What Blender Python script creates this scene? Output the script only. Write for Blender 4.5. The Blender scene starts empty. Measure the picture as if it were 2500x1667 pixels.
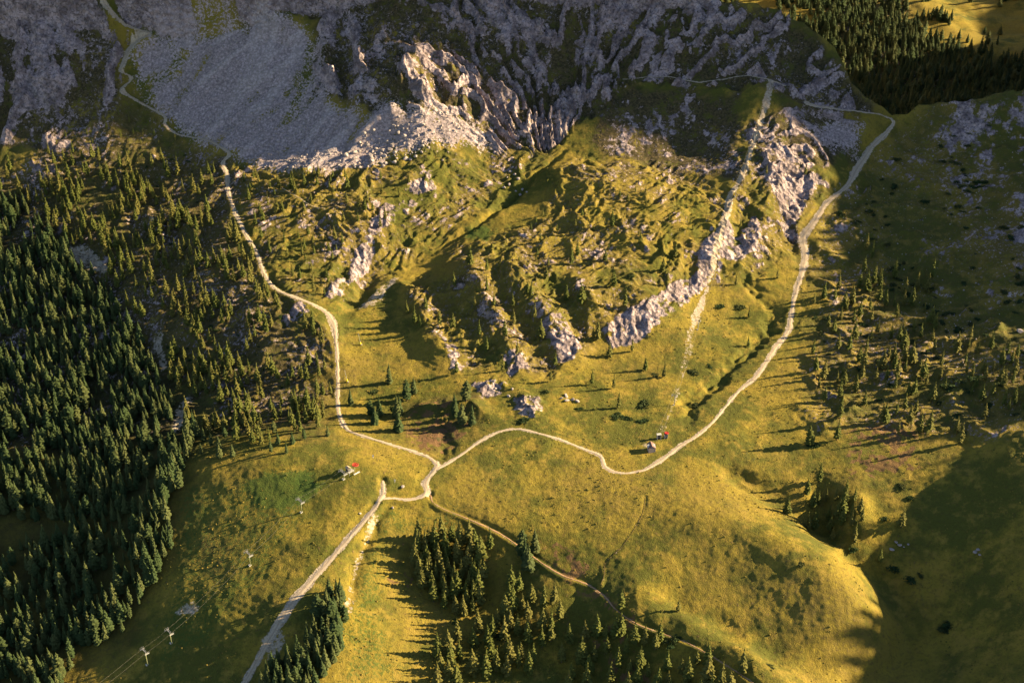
import bpy, bmesh, math, random
import numpy as np
from mathutils import Vector, Matrix

# ------------------------------------------------------------------ camera, sky, sun, exposure
scene = bpy.context.scene
COL = scene.collection
CAM_H, DEP, FOC = 330.0, math.radians(32.0), 3231.0      # camera height (m), tilt below the horizon, focal length for a 2352 wide frame
cam_data = bpy.data.cameras.new('camera')
cam = bpy.data.objects.new('camera', cam_data)
COL.objects.link(cam)
cam.location = (0, 0, CAM_H)
cam.rotation_euler = (math.pi / 2 - DEP, 0, 0)
cam_data.sensor_fit = 'HORIZONTAL'
cam_data.angle_x = 2 * math.atan(1176 / FOC)
cam_data.clip_start, cam_data.clip_end = 1.0, 20000
scene.camera = cam

SUN_EL = math.radians(21.0)
SUN_AZ = math.radians(90.0 - 9.0)            # compass style, from +Y towards +X: the sun stands to the right, a little behind the mountain
sun_to = Vector((math.sin(SUN_AZ) * math.cos(SUN_EL), math.cos(SUN_AZ) * math.cos(SUN_EL), math.sin(SUN_EL)))
world = bpy.data.worlds.new('World')
scene.world = world
world.use_nodes = True
wn = world.node_tree.nodes
wl = world.node_tree.links
bg = wn['Background']
sky = wn.new('ShaderNodeTexSky')
sky.sky_type = 'NISHITA'
sky.sun_disc = False
sky.sun_elevation = SUN_EL
sky.sun_rotation = SUN_AZ
sky.altitude = 2200
sky.air_density, sky.dust_density, sky.ozone_density = 1.0, 2.5, 0.4
wl.new(sky.outputs[0], bg.inputs[0])
bg.inputs[1].default_value = 0.05
sl = bpy.data.lights.new('sun', 'SUN')
sl.energy = 5.0
sl.angle = math.radians(0.53)
sl.color = (1.0, 0.77, 0.45)
so = bpy.data.objects.new('sun', sl)
COL.objects.link(so)
so.rotation_euler = (-sun_to).to_track_quat('-Z', 'Y').to_euler()
so.location = (600, 400, 600)
vs = scene.view_settings
vs.view_transform = 'Standard'
vs.look = 'None'
vs.gamma = 1.0
vs.use_curve_mapping = False
vs.exposure = 1.95

# ------------------------------------------------------------------ noise
f32 = np.float32
def perlin(x, y, seed):
    r = np.random.RandomState(seed)
    p = r.permutation(256).astype(np.int32)
    a = r.rand(256) * 2 * np.pi
    gx, gy = np.cos(a).astype(f32), np.sin(a).astype(f32)
    x = np.asarray(x, f32); y = np.asarray(y, f32)
    xf, yf = np.floor(x), np.floor(y)
    xi, yi = xf.astype(np.int32), yf.astype(np.int32)
    dx, dy = x - xf, y - yf
    u = dx * dx * dx * (dx * (dx * 6 - 15) + 10)
    v = dy * dy * dy * (dy * (dy * 6 - 15) + 10)
    p0, p1 = p[xi & 255], p[(xi + 1) & 255]
    def g(pp, yy, ex, ey):
        h = p[(pp + yy) & 255]
        return gx[h] * ex + gy[h] * ey
    n00, n10 = g(p0, yi, dx, dy), g(p1, yi, dx - 1, dy)
    n01, n11 = g(p0, yi + 1, dx, dy - 1), g(p1, yi + 1, dx - 1, dy - 1)
    a0 = n00 + u * (n10 - n00)
    a1 = n01 + u * (n11 - n01)
    return (a0 + v * (a1 - a0)) * 1.5
def fbm(x, y, wl_, octv, seed, gain=0.5):
    out = 0; amp = 1.0; s = 1.0 / wl_
    for o in range(octv):
        out = out + amp * perlin(x * s + 17.3 * o, y * s - 9.1 * o, seed + o)
        amp *= gain; s *= 2.03
    return out
def ridged(x, y, wl_, octv, seed, gain=0.5):
    out = 0; amp = 1.0; s = 1.0 / wl_; w = 1.0
    for o in range(octv):
        n = 1.0 - np.abs(perlin(x * s + 5.7 * o, y * s + 3.3 * o, seed + o)) * 1.6
        n = np.clip(n, 0, 1) ** 2 * w
        out = out + amp * n
        w = np.clip(n * 1.6, 0, 1)
        amp *= gain; s *= 2.07
    return out
def sstep(a, b, x):
    t = np.clip((x - a) / (b - a), 0, 1)
    return t * t * (3 - 2 * t)

# ------------------------------------------------------------------ the ground as one height field
YP = [0, 250, 323, 380, 435, 480, 536, 580, 620, 650, 690, 719, 726, 738, 760, 850, 1000, 1500, 4000]
ZP = [-24, -18, -14, -7, 0, 2, 5, 12, 24, 36, 66, 92, 135, 200, 240, 290, 330, 340, 340]
def profile(y):
    return np.interp(y, YP, ZP)
def ray(u, v):                                # direction through a point of a 2352 x 1568 frame
    cx, cy = (u - 1176) / FOC, (784 - v) / FOC
    return np.array([cx, math.cos(DEP) + cy * math.sin(DEP), -math.sin(DEP) + cy * math.cos(DEP)])
# how far the ground lies above (+) or below (-) the plain valley profile
CP = [(0,1568,-36),(300,1568,-25),(560,1568,-13),(760,1568,-6),(900,1568,-12),(1176,1568,-18),(1400,1568,-17),(1600,1568,-8),(1790,1565,5),(1870,1548,-5.5),(2000,1568,-13),(2150,1568,-10),(2352,1568,10),
 (0,1400,-36),(250,1400,-26),(420,1400,-15),(680,1380,-3),(800,1380,-5),(900,1400,-11),(1100,1400,-16),(1300,1410,-15),(1420,1398,2),
 (1480,1150,2),(1650,1195,5.5),(1800,1250,6.5),(1900,1300,6),(1970,1390,3),(1990,1460,-1),(1450,1280,0),(1350,1180,1),(1600,1330,-0.5),(1750,1400,-1),(1850,1480,-1.5),(1690,1450,-4.5),
 (1480,1368,4),(1700,1310,1.5),(1820,1380,2),(1890,1425,3),(1800,1515,-5),(1500,1450,-8),(1600,1530,-9),(1250,1370,-9),(1400,1460,-13),(1050,1235,-6),(1300,1500,-17),(1580,1428,4),(1680,1485,4.5),(1780,1550,4.5),(1560,1375,-3.5),
 (1850,1190,-5),(1930,1250,-6),(2000,1310,-8),(2085,1440,-12),(2060,1510,-13),(2000,1200,0),(2100,1250,-3),(2200,1300,-2),(2352,1300,14),(2250,1450,-5),(2352,1450,10),
 (1700,1100,0),(1800,1140,-3),(1650,1000,3),(1800,1000,1),(1950,1030,3),(2100,1050,4),(2250,1050,8),(2352,1050,18),(2200,1150,4),(1570,1130,1),
 (1000,1075,0),(1200,1080,0),(1400,1060,1),(1500,1020,1),(1200,985,2),(1080,1010,1),(1015,1000,-3),(900,970,-3),(800,990,0),(1200,1150,0),
 (820,1060,6),(650,1062,5),(500,1078,0),(400,1100,-8),(300,1100,-18),(150,1100,-26),(0,1100,-30),(700,1150,-1),(550,1200,-6),(450,1250,-11),(600,1300,-7),(500,1400,-11),(880,1140,0),(800,1240,-1),
 (900,1230,-5),(1000,1300,-13),(1150,1310,-13),(1150,1222,1),(1280,1330,1),(1000,1180,-2),
 (0,900,-30),(150,900,-26),(300,900,-22),(450,930,-15),(600,930,-9),(700,900,-4),(0,700,-26),(200,700,-19),(400,700,-8),(600,700,1),(740,720,2),(0,550,-26),(200,550,-18),(400,520,-8),(550,500,2),(0,420,-30),(200,420,-22),
 (770,745,1),(680,640,2),(780,735,-2),(900,632,-5),(1000,588,-5),(1180,452,-6),(1300,350,-7),(700,480,6),(850,470,7),(940,430,6),(700,400,3),(850,560,3),
 (1300,385,5),(1450,420,9),(1580,480,10),(1650,560,9),(1500,600,11),(1350,600,10),(1200,570,8),(1090,590,8),(1480,690,10),(1380,700,8),(1250,720,6),(1120,740,4),(1000,720,2),
 (1400,802,-1),(1480,795,-1),(1600,690,0),(1330,850,-1),(1200,885,0),(1050,885,0),(930,800,-2),(850,760,-3),(1500,880,0),(1650,800,0),(1620,900,-2),
 (1700,640,2),(1740,500,6),(1700,440,8),(1790,560,1),(1850,560,0),(1860,450,1),(1800,420,6),(1740,320,11),(1775,195,9),(1860,240,2),(1990,270,-4),(2045,285,-8),(1965,395,-5),(1900,350,4),
 (1600,300,-5),(1500,300,-7),(1450,220,-4),(1560,240,-4),(1600,400,2),
 (2050,450,-2),(2150,350,-5),(2230,260,-2),(2352,225,4),(2352,400,10),(2352,600,15),(2200,500,2),(2000,600,1),(2200,700,4),(2352,800,18),(2000,800,4),(1900,800,2),(2100,850,5),(2250,900,8),(1850,900,2),(1760,765,-3),
 (920,110,7),(900,190,15),(960,215,12),(850,60,1),(790,150,-1),(1000,300,7),(1090,325,-2),(880,335,2),(700,300,-8),(600,330,-9),(500,250,-20),(600,150,-13),(700,100,-11),(400,150,-24),(320,200,-26),(150,300,-26),(100,150,-16),(200,60,-12),(235,180,-19),(450,330,-18),(300,280,-26),
 (1100,150,2),(1250,200,-6),(1200,60,1),(1400,100,-6),(1550,60,-4),(1400,0,0),(1740,40,0),(1850,80,0),(1940,190,-1)]
pts, val = [], []
yy_ = np.linspace(200, 900, 2801)
for u, v, o in CP:
    d = ray(u, v)
    zr = CAM_H + d[2] / d[1] * yy_
    k = int(np.argmax(zr - (profile(yy_) + o) < 0))
    y = yy_[k]
    pts.append((d[0] / d[1] * y, y)); val.append(o)
for x, y, o in [(-600,330,-30),(-600,600,-25),(600,300,10),(600,700,1),(-600,900,0),(0,900,0),(0,150,-5),(-300,150,-20),(300,150,0)]:
    pts.append((x, y)); val.append(o)
pts = np.array(pts); val = np.array(val, float)
CMQ = 9.0
def rbf_eval(w, x, y):
    out = np.full(x.shape, w[-1])
    for i in range(len(pts)):
        out += w[i] * np.sqrt((x - pts[i, 0]) ** 2 + (y - pts[i, 1]) ** 2 + CMQ ** 2)
    return out
n_ = len(pts)
A = np.zeros((n_ + 1, n_ + 1))
D2 = (pts[:, None, :] - pts[None]) ** 2
A[:n_, :n_] = np.sqrt(D2.sum(-1) + CMQ ** 2) - np.eye(n_) * 6.0
A[:n_, n_] = 1; A[n_, :n_] = 1
W_ = np.linalg.solve(A, np.append(val, 0))
GX = np.arange(-700, 901, 4.0); GY = np.arange(150, 961, 3.0)
gxx, gyy = np.meshgrid(GX, GY)
G_RES = rbf_eval(W_, gxx, gyy)
def bil(G, gx0, gdx, gy0, gdy, x, y):
    a = np.clip((x - gx0) / gdx, 0, G.shape[1] - 1.001); b = np.clip((y - gy0) / gdy, 0, G.shape[0] - 1.001)
    i, j = a.astype(np.int32), b.astype(np.int32)
    fa, fb = a - i, b - j
    return (G[j, i] * (1 - fa) + G[j, i + 1] * fa) * (1 - fb) + (G[j + 1, i] * (1 - fa) + G[j + 1, i + 1] * fa) * fb
def front(x, y):                              # the near side: meadow, knolls, mountain
    return profile(y) + bil(G_RES, GX[0], 4.0, GY[0], 3.0, x, y)
# skyline ridge that hides the valley behind it
RIDGE = [(1560,-40),(1640,0),(1740,8),(1850,52),(1920,110),(1960,188),(2010,235),(2050,264),(2085,262),(2110,240),(2240,232),(2300,210),(2352,206),(2500,190)]
rx, ry = [], []
for u, v in RIDGE:
    d = ray(u, v)
    ys = np.linspace(500, 760, 1041)
    zr = CAM_H + d[2] / d[1] * ys
    zf = front(d[0] / d[1] * ys, ys)
    k = int(np.argmax(zr < zf))
    if k == 0: k = int(np.argmin(np.abs(zr - zf)))
    rx.append(d[0] / d[1] * ys[k]); ry.append(ys[k])
RX = np.array([-2000, rx[0] - 60] + rx + [900.0, 4000.0]); RY = np.array([5000, 1000] + ry + [ry[-1] + 20, ry[-1] + 20])
o_ = np.argsort(RX); RX, RY = RX[o_], RY[o_]
def depth_at(y, z=0.0):
    return y * math.cos(DEP) + (CAM_H - z) * math.sin(DEP)
YH = [0, 381, 398, 436, 460, 484, 528, 562, 595, 629, 660, 680, 699, 731, 756, 782, 834, 880, 960, 1030, 1100, 1160, 1260, 1400, 6000]
HH = [100, 99, 98, 100, 98, 95, 91, 101, 108, 116, 125, 132, 143, 183, 215, 252, 350, 380, 330, 220, 110, 20, -105, -110, -110]
def base_z(x, y):
    zf = front(x, y)
    yr = np.interp(x, RX, RY)
    zr = front(x, np.minimum(yr, 800.0))
    back = np.maximum(zr - 0.85 * (y - yr) - 0.002 * (y - yr) ** 2, -112 + 0.06 * np.maximum(y - 1150, 0) + 0.03 * (x - 350))
    z = np.where(y > yr, back, zf)
    # the mountain flank out of frame to the right, which throws the evening shade
    xe = 0.385 * depth_at(np.minimum(y, 1400)) + 14
    R = 420 + np.maximum(y - 640, 0) * 0.75
    h = np.interp(y, YH, HH) + 0.384 * (R - 420)
    t = np.clip((x - xe) / np.maximum(R - xe, 20), 0, 1)
    rise = z + (h - z) * (t ** 1.15)
    z = np.where((x > xe) & (h > z), np.where(x > R, h - 0.25 * (x - R), rise), z)
    return np.maximum(z, -130)

# fan of rows (distance) and columns (sideways), fine where the ground is near or steep
rows = np.concatenate([np.arange(150, 285, 6.0), np.arange(285, 330, 1.0), np.arange(330, 440, 0.44), np.arange(440, 600, 0.52), np.arange(600, 735, 0.46),
                       np.arange(735, 1000, 6.0), np.arange(1000, 1420, 2.0), np.arange(1420, 1700, 8.0), np.arange(1700, 4200, 100.0)])
sc_ = np.concatenate([np.linspace(-9, -2, 15)[:-1], np.linspace(-2, -1.1, 46)[:-1], np.linspace(-1.1, 1.1, 824), np.linspace(1.1, 2.6, 110)[1:], np.linspace(2.6, 9, 20)[1:]])
WY = 0.364 * depth_at(rows)
NR, NC = len(rows), len(sc_)
X = (WY[:, None] * sc_[None, :]).astype(np.float64)
Y = np.repeat(rows[:, None], NC, 1)
Z = base_z(X, Y)
def gsample(G, x, y):                         # value of a grid array at a world place
    x = np.asarray(x, float); y = np.asarray(y, float)
    b = np.interp(y, rows, np.arange(NR)); j = np.minimum(b.astype(int), NR - 2); fb = b - j
    s = x / (0.364 * depth_at(y))
    a = np.interp(s, sc_, np.arange(NC)); i = np.minimum(a.astype(int), NC - 2); fa = a - i
    return (G[j, i] * (1 - fa) + G[j, i + 1] * fa) * (1 - fb) + (G[j + 1, i] * (1 - fa) + G[j + 1, i + 1] * fa) * fb
YS_ = np.concatenate([np.arange(230, 1000, 0.5), np.arange(1000, 2500, 2.0)])
def ground(u, v, G=None):                     # the place on the ground seen at a frame point
    G = Z if G is None else G
    d = ray(u, v)
    xs = d[0] / d[1] * YS_
    dz = CAM_H + d[2] / d[1] * YS_ - gsample(G, xs, YS_)
    k = int(np.argmax(dz < 0))
    if dz[k] >= 0: k = len(YS_) - 1
    if k > 0:
        t = dz[k - 1] / (dz[k - 1] - dz[k]); y = YS_[k - 1] + t * (YS_[k] - YS_[k - 1])
    else: y = YS_[0]
    x = d[0] / d[1] * y
    return np.array([x, y])
def gline(pl, G=None):
    return np.array([ground(u, v, G) for u, v in pl])
def seg_dist(px, py, line):                   # distance to a polyline, and the place along it (0..n-1), and side
    best = np.full(px.shape, 1e9); par = np.zeros(px.shape); side = np.zeros(px.shape)
    for i in range(len(line) - 1):
        ax, ay = line[i]; bx, by = line[i + 1]
        vx, vy = bx - ax, by - ay
        L = vx * vx + vy * vy + 1e-9
        t = np.clip(((px - ax) * vx + (py - ay) * vy) / L, 0, 1)
        dd = np.hypot(px - ax - t * vx, py - ay - t * vy)
        m = dd < best
        best = np.where(m, dd, best); par = np.where(m, i + t, par)
        side = np.where(m, np.sign(vx * (py - ay) - vy * (px - ax)), side)
    return best, par, side
def near_mask(line, margin):
    return np.nonzero((X > line[:, 0].min() - margin) & (X < line[:, 0].max() + margin) & (Y > line[:, 1].min() - margin) & (Y < line[:, 1].max() + margin))
def bump_line(pl, width, amp, sharp=1.0, noise=0.3, seed=0, Zb=None):
    line = gline(pl, Zb)
    ii = near_mask(line, width * 3)
    px, py = X[ii], Y[ii]
    wob = fbm(px, py, width * 2.0, 2, 900 + seed) * width * noise
    d, par, sd = seg_dist(px, py, line)
    d = np.abs(d + wob)
    ends = sstep(0, 0.6, par) * sstep(0, 0.6, len(line) - 1 - par)
    k = np.exp(-(d / width) ** 2) if sharp == 1 else np.clip(1 - d / (width * 1.6), 0, 1) ** sharp
    Z[ii] += amp * k * (0.35 + 0.65 * ends)
ZB = Z.copy()

# regions of the ground, each an outline on the ground, soft at the edge
PGX = np.arange(-460, 461, 1.6); PGY = np.arange(270, 800, 1.6)
pgx, pgy = np.meshgrid(PGX, PGY)
def region(poly):
    P = gline(poly, ZB)
    best, _, _ = seg_dist(pgx, pgy, np.vstack([P, P[:1]]))
    ins = np.zeros(pgx.shape, bool)
    for i in range(len(P)):
        x0, y0 = P[i]; x1, y1 = P[(i + 1) % len(P)]
        c = (y0 > pgy) != (y1 > pgy)
        ins ^= c & (pgx < (x1 - x0) * (pgy - y0) / (y1 - y0 + 1e-12) + x0)
    sd = np.where(ins, best, -best)
    return bil(sd, PGX[0], 1.6, PGY[0], 1.6, X, Y)
N_EDGE = fbm(X, Y, 22, 4, 11)                 # shared raggedness of outlines
N_EDGE2 = fbm(X, Y, 7, 3, 31)
def soft(sd, w=4.0, rag=6.0, rag2=2.0):
    return sstep(-w, w, sd + N_EDGE * rag + N_EDGE2 * rag2)

m_mount = np.maximum.reduce([soft(region(p), 5, 5) for p in [
    [(-300,-60),(-300,345),(0,340),(90,335),(150,325),(200,270),(262,235),(272,165),(300,100),(260,50),(230,-60)],
    [(520,-60),(560,20),(720,60),(735,120),(730,200),(780,225),(850,262),(905,262),(960,250),(1020,300),(1130,330),(1290,330),(1345,270),(1430,190),(1560,196),(1700,190),(1780,205),(1880,262),(1985,280),(1960,345),(1990,275),(2034,262),(1960,188),(1850,55),(1740,8),(1640,0),(1600,-60)],
    [(265,-60),(272,25),(330,66),(400,78),(445,45),(435,-60)],
    [(1715,290),(1850,240),(1985,275),(1950,345),(1880,390),(1850,470),(1835,560),(1800,520),(1780,430),(1745,380)]]])
m_scree = np.maximum.reduce([soft(region(p), 6, 3, 2.0) for p in [
    [(440,-60),(450,45),(400,84),(330,84),(300,130),(320,190),(400,270),(440,318),(525,350),(640,388),(780,388),(870,378),(905,350),(1000,318),(1040,335),(1130,330),(1060,270),(1010,240),(985,240),(930,262),(890,238),(845,268),(760,240),(725,190),(735,110),(700,60),(560,25),(520,-60)],
    [(1990,275),(1960,340),(1880,330),(1850,300)]]])
m_cliff = np.maximum.reduce([soft(region(p), 2.0, 1.6, 1.2) for p in [
    [(1378,775),(1400,740),(1440,715),(1500,680),(1560,640),(1610,618),(1612,660),(1560,715),(1500,755),(1470,785),(1405,800)],
    [(1610,540),(1650,520),(1690,540),(1740,490),(1745,550),(1700,610),(1650,600),(1620,650),(1600,610)],
    [(1240,745),(1290,718),(1335,795),(1325,835),(1285,835)],
    [(735,672),(780,640),(830,590),(852,600),(810,650),(760,690)],
    [(640,725),(690,695),(720,715),(690,730),(650,745)],
    [(880,470),(940,415),(990,390),(1005,430),(950,480),(900,515),(840,545),(850,505)],
    [(820,560),(850,545),(870,570),(840,620),(790,640)],
    [(1085,885),(1130,872),(1170,882),(1160,900),(1110,912)],
    [(1185,920),(1240,910),(1250,935),(1225,965),(1190,955)],
    [(1745,330),(1790,320),(1860,360),(1900,420),(1860,440),(1840,520),(1805,500),(1770,440)],
    [(1650,640),(1640,560),(1670,500),(1690,540),(1680,600)],
    [(1010,770),(1050,800),(1062,855),(1030,850)],[(1150,820),(1200,810),(1210,850),(1170,870)]]])
m_hum = np.maximum.reduce([soft(region(p), 6, 5) for p in [
    [(1030,560),(1110,545),(1250,490),(1260,400),(1330,350),(1480,370),(1600,400),(1690,440),(1680,520),(1640,600),(1540,650),(1460,700),(1380,760),(1340,830),(1220,860),(1150,850),(1060,850),(1000,780),(930,690),(960,640),(1040,640)],
    [(520,350),(650,385),(780,385),(900,360),(1010,330),(1120,335),(1290,340),(1180,445),(1060,520),(950,590),(850,660),(760,700),(640,650),(580,540),(540,450)],
    [(1700,290),(1860,330),(1900,420),(1840,540),(1740,640),(1640,640),(1680,450)]]])
m_left = soft(region([(-300,345),(0,335),(140,335),(205,265),(272,235),(340,245),(440,318),(520,350),(560,520),(620,660),(760,760),(760,900),(700,960),(500,1000),(-300,1000)]), 10, 8)
m_right = soft(region([(1850,560),(1900,450),(2040,300),(2110,250),(2500,190),(2700,1000),(2150,1000),(1880,1000),(1850,850),(1870,700)]), 8, 6)
m_far = sstep(5, 40, Y - np.interp(X, RX, RY))
m_meadow = 1 - np.maximum.reduce([m_mount, m_scree, m_cliff, m_hum, m_far * 0.6])
flank = sstep(0, 60, X - (0.385 * depth_at(np.minimum(Y, 1400)) + 14))

# ---- large carved forms
bump_line([(905,640),(950,690),(995,770),(1045,850)], 7, 3.6, 1.3, seed=1, Zb=ZB)
bump_line([(1050,590),(1090,640),(1140,740),(1195,850)], 7, 4.2, 1.3, seed=2, Zb=ZB)
bump_line([(1165,600),(1225,690),(1290,775),(1325,830)], 7, 4.6, 1.3, seed=3, Zb=ZB)
bump_line([(1320,640),(1365,700),(1400,770)], 6, 3.0, 1.3, seed=4, Zb=ZB)
bump_line([(1735,600),(1712,640),(1752,690),(1780,712),(1768,757),(1718,807),(1678,840),(1635,890),(1590,915),(1575,975)], 3.4, -1.9, 1, 1.0, seed=5, Zb=ZB)
bump_line([(1650,1058),(1700,1095),(1790,1145),(1865,1190),(1930,1245),(2000,1312),(2060,1380),(2085,1445),(2060,1510),(1980,1568)], 6, -3.0, 1, 0.5, seed=6, Zb=ZB)
bump_line([(1305,335),(1235,395),(1180,455),(1090,520),(1000,570)], 1.8, -2.0, 1, 0.6, seed=7, Zb=ZB)
bump_line([(1010,925),(1024,960),(1022,1010),(1015,1055)], 2.6, -1.1, 1, 1.0, seed=8, Zb=ZB)
bump_line([(850,610),(830,670),(790,720)], 4, -3.0, seed=9, Zb=ZB)
bump_line([(1800,470),(1820,540),(1840,590)], 3.5, -3.0, 1, 0.7, seed=10, Zb=ZB)
bump_line([(1785,330),(1770,400),(1765,470),(1740,560),(1700,610)], 6, 3.2, 1.3, seed=11, Zb=ZB)
bump_line([(1745,300),(1700,430),(1650,540),(1620,640)], 5, 2.5, 1.3, seed=12, Zb=ZB)
bump_line([(1878,1110),(1900,1160),(1890,1220)], 5, -4, seed=13, Zb=ZB)
bump_line([(1960,1130),(1970,1180),(1965,1250)], 6, 3.5, seed=14, Zb=ZB)
bump_line([(940,950),(1000,940),(1080,930),(1120,960)], 5, 3.0, 1.3, seed=15, Zb=ZB)
bump_line([(1080,895),(1130,885),(1175,890)], 4.0, 2.0, 1.3, seed=16, Zb=ZB)
bump_line([(1190,900),(1215,930),(1230,960)], 5, 2.2, 1.3, seed=17, Zb=ZB)
bump_line([(880,1160),(850,1230),(815,1290),(800,1380)], 3.0, -1.8, seed=18, Zb=ZB)
bump_line([(1275,425),(1310,400),(1380,430)], 9, 2.0, seed=19, Zb=ZB)
bump_line([(690,740),(760,800),(800,860)], 8, 1.5, seed=20, Zb=ZB)
bump_line([(1290,1020),(1240,1000)], 8, 0.8, seed=21, Zb=ZB)
bump_line([(1480,1150),(1650,1195),(1800,1250),(1900,1300),(1965,1390),(1985,1465)], 11, 2.5, 1, 0.15, seed=22, Zb=ZB)
bump_line([(1500,1345),(1600,1408),(1720,1472),(1835,1532)], 7, -2.2, seed=23, Zb=ZB)
bump_line([(1475,1362),(1580,1425),(1680,1482),(1795,1558)], 5.5, 1.6, seed=24, Zb=ZB)
# rock tower and its buttresses
bump_line([(842,230),(880,160),(905,120)], 7, 6.0, 1.3, seed=30, Zb=ZB)
bump_line([(905,235),(925,180),(945,120)], 6, 6.5, 1.3, seed=31, Zb=ZB)
bump_line([(965,235),(975,190),(960,140)], 5, 5.5, 1.3, seed=32, Zb=ZB)
bump_line([(760,190),(745,130),(740,80)], 4, 6.0, 1.3, seed=35, Zb=ZB)
bump_line([(1000,300),(1020,330)], 3, -1.5, seed=36, Zb=ZB)
bump_line([(800,340),(850,290),(890,262)], 3, 2.0, 1.3, seed=37, Zb=ZB)
bump_line([(240,60),(255,140),(245,220),(180,265)], 10, 2.5, 1.3, seed=38, Zb=ZB)
bump_line([(120,80),(110,180),(80,290)], 10, 2.5, 1.3, seed=39, Zb=ZB)
bump_line([(330,0),(345,40),(350,70)], 6, 6.0, 1.3, seed=40, Zb=ZB)
bump_line([(430,10),(420,60)], 6, 5.0, 1.3, seed=41, Zb=ZB)
bump_line([(590,0),(640,50),(700,60)], 6, 7.0, 1.3, seed=42, Zb=ZB)
# small-scale relief
wx = X + fbm(X, Y, 40, 3, 51) * 9; wy = Y + fbm(X, Y, 40, 3, 57) * 9
hv = ground(1300, 345, ZB)                     # gullies of the great face run together here
ang = np.arctan2(Y - hv[1] + 18, X - hv[0]); rad = np.hypot(X - hv[0], Y - hv[1] + 18)
ribs = ridged(ang * 9 + fbm(X, Y, 26, 3, 63) * 0.8, np.log(rad + 12) * 2.2 + fbm(X, Y, 30, 2, 66), 1.0, 4, 71, 0.55)
rockr = ridged(wx * 1.15, wy * 0.8, 30, 5, 81, 0.45)
rockf = ridged(wx, wy * 0.8, 5.0, 3, 91, 0.55)
right_face = sstep(-90, -20, X) * (1 - sstep(230, 300, X))
rib_low = 1 - 0.6 * sstep(80, 120, X) * (1 - sstep(655, 680, Y))
Z += m_mount * rib_low * (1 - 0.85 * m_scree) * ((ribs - 0.9) * 3.0 * right_face + (rockr - 0.8) * (5.6 - 3.0 * right_face) + (rockf - 0.8) * 0.75)
Z += m_cliff * ((ridged(wx, wy * 0.5, 9, 4, 101, 0.55) - 0.9) * 0.85 + (rockf - 0.8) * 0.5)
c45, s45 = math.cos(0.62), math.sin(0.62)
ux, uy = wx * c45 + wy * s45, -wx * s45 + wy * c45
hum = ridged(ux * 0.62, uy * 1.25, 20, 4, 111, 0.55)
Z += m_hum * (1 - m_cliff * 0.6) * ((hum - 0.85) * 1.45 + (ridged(ux * 0.7, uy * 1.3, 7, 4, 121, 0.55) - 0.8) * 0.78 + (ridged(ux, uy * 1.2, 2.6, 2, 124) - 0.7) * 0.38 + fbm(X, Y, 2.2, 2, 126) * 0.2)
Z += m_left * (1 - m_hum) * ((ridged(wx, wy, 30, 4, 131) - 0.8) * 1.5 + (ridged(wx, wy, 8, 3, 133) - 0.8) * 0.6 + fbm(X, Y, 3, 3, 136) * 0.25)
Z += m_right * ((ridged(wx, wy, 28, 5, 141, 0.55) - 0.8) * 1.8 + fbm(X, Y, 6, 3, 146) * 0.4)
sa, sb = ground(745, 90, ZB), ground(560, 340, ZB)
sdir = (sb - sa) / np.hypot(*(sb - sa))
al, ac = X * sdir[0] + Y * sdir[1], -X * sdir[1] + Y * sdir[0]
wa = fbm(X, Y, 45, 3, 241) * 5 + fbm(X, Y, 9, 2, 243) * 0.9
run = fbm(al * 0.13, ac + wa, 9.0, 5, 246, 0.62) * (0.65 + 0.5 * fbm(X, Y, 35, 2, 249))            # runnels in the scree, down the fall line
def line_k(pl, w):
    ln_ = gline(pl, ZB); out = np.zeros_like(X); ii_ = near_mask(ln_, w * 3 + 4)
    d_, _, _ = seg_dist(X[ii_], Y[ii_], ln_); out[ii_] = np.exp(-((d_ + N_EDGE2[ii_] * w * 0.5) / w) ** 2)
    return out
rill = np.maximum.reduce([line_k(p, w) for p, w in [([(650,30),(560,110),(460,190)], 1.1), ([(690,118),(630,165),(570,200)], 1.4), ([(707,70),(674,93),(600,150)], 0.8), ([(620,20),(540,70),(480,110)], 1.0), ([(760,260),(720,300),(690,350)], 1.0), ([(860,275),(820,320),(790,370)], 1.3)]])
band = np.maximum.reduce([line_k(p, w) for p, w in [([(718,50),(706,150),(690,220),(652,290)], 3.5), ([(570,25),(500,60),(455,92)], 3.0), ([(425,128),(400,165),(335,195)], 4.5)]])
run = np.clip(run + 0.9 * rill, -1.5, 1.2)
Z += m_scree * run * 0.55
Z += m_scree * (1 - m_mount * 0.5) * (fbm(ux * 0.35, uy * 1.7, 9, 3, 151) * 0.55 + fbm(X, Y, 1.6, 2, 156) * 0.22)
Z += m_meadow * (fbm(X, Y, 34, 2, 161) * 0.4 + fbm(X, Y, 7, 3, 166) * 0.24 + fbm(X, Y, 2.0, 2, 171) * 0.10)
terr = np.sin(2 * np.pi * (Z + fbm(X, Y, 30, 3, 261) * 1.2) / 1.1)
Z += m_meadow * (1 - m_far) * np.clip(fbm(X, Y, 60, 2, 266) + 0.25, 0, 1) * terr * 0.06     # trodden cattle terraces
Z += m_far * (fbm(X, Y, 160, 3, 181) * 9 + fbm(X, Y, 40, 3, 186) * 2.5) * sstep(60, 240, Y - np.interp(X, RX, RY))
Z += flank * fbm(X, Y, 60, 4, 191) * 2.0
Z0 = Z.copy()
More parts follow.
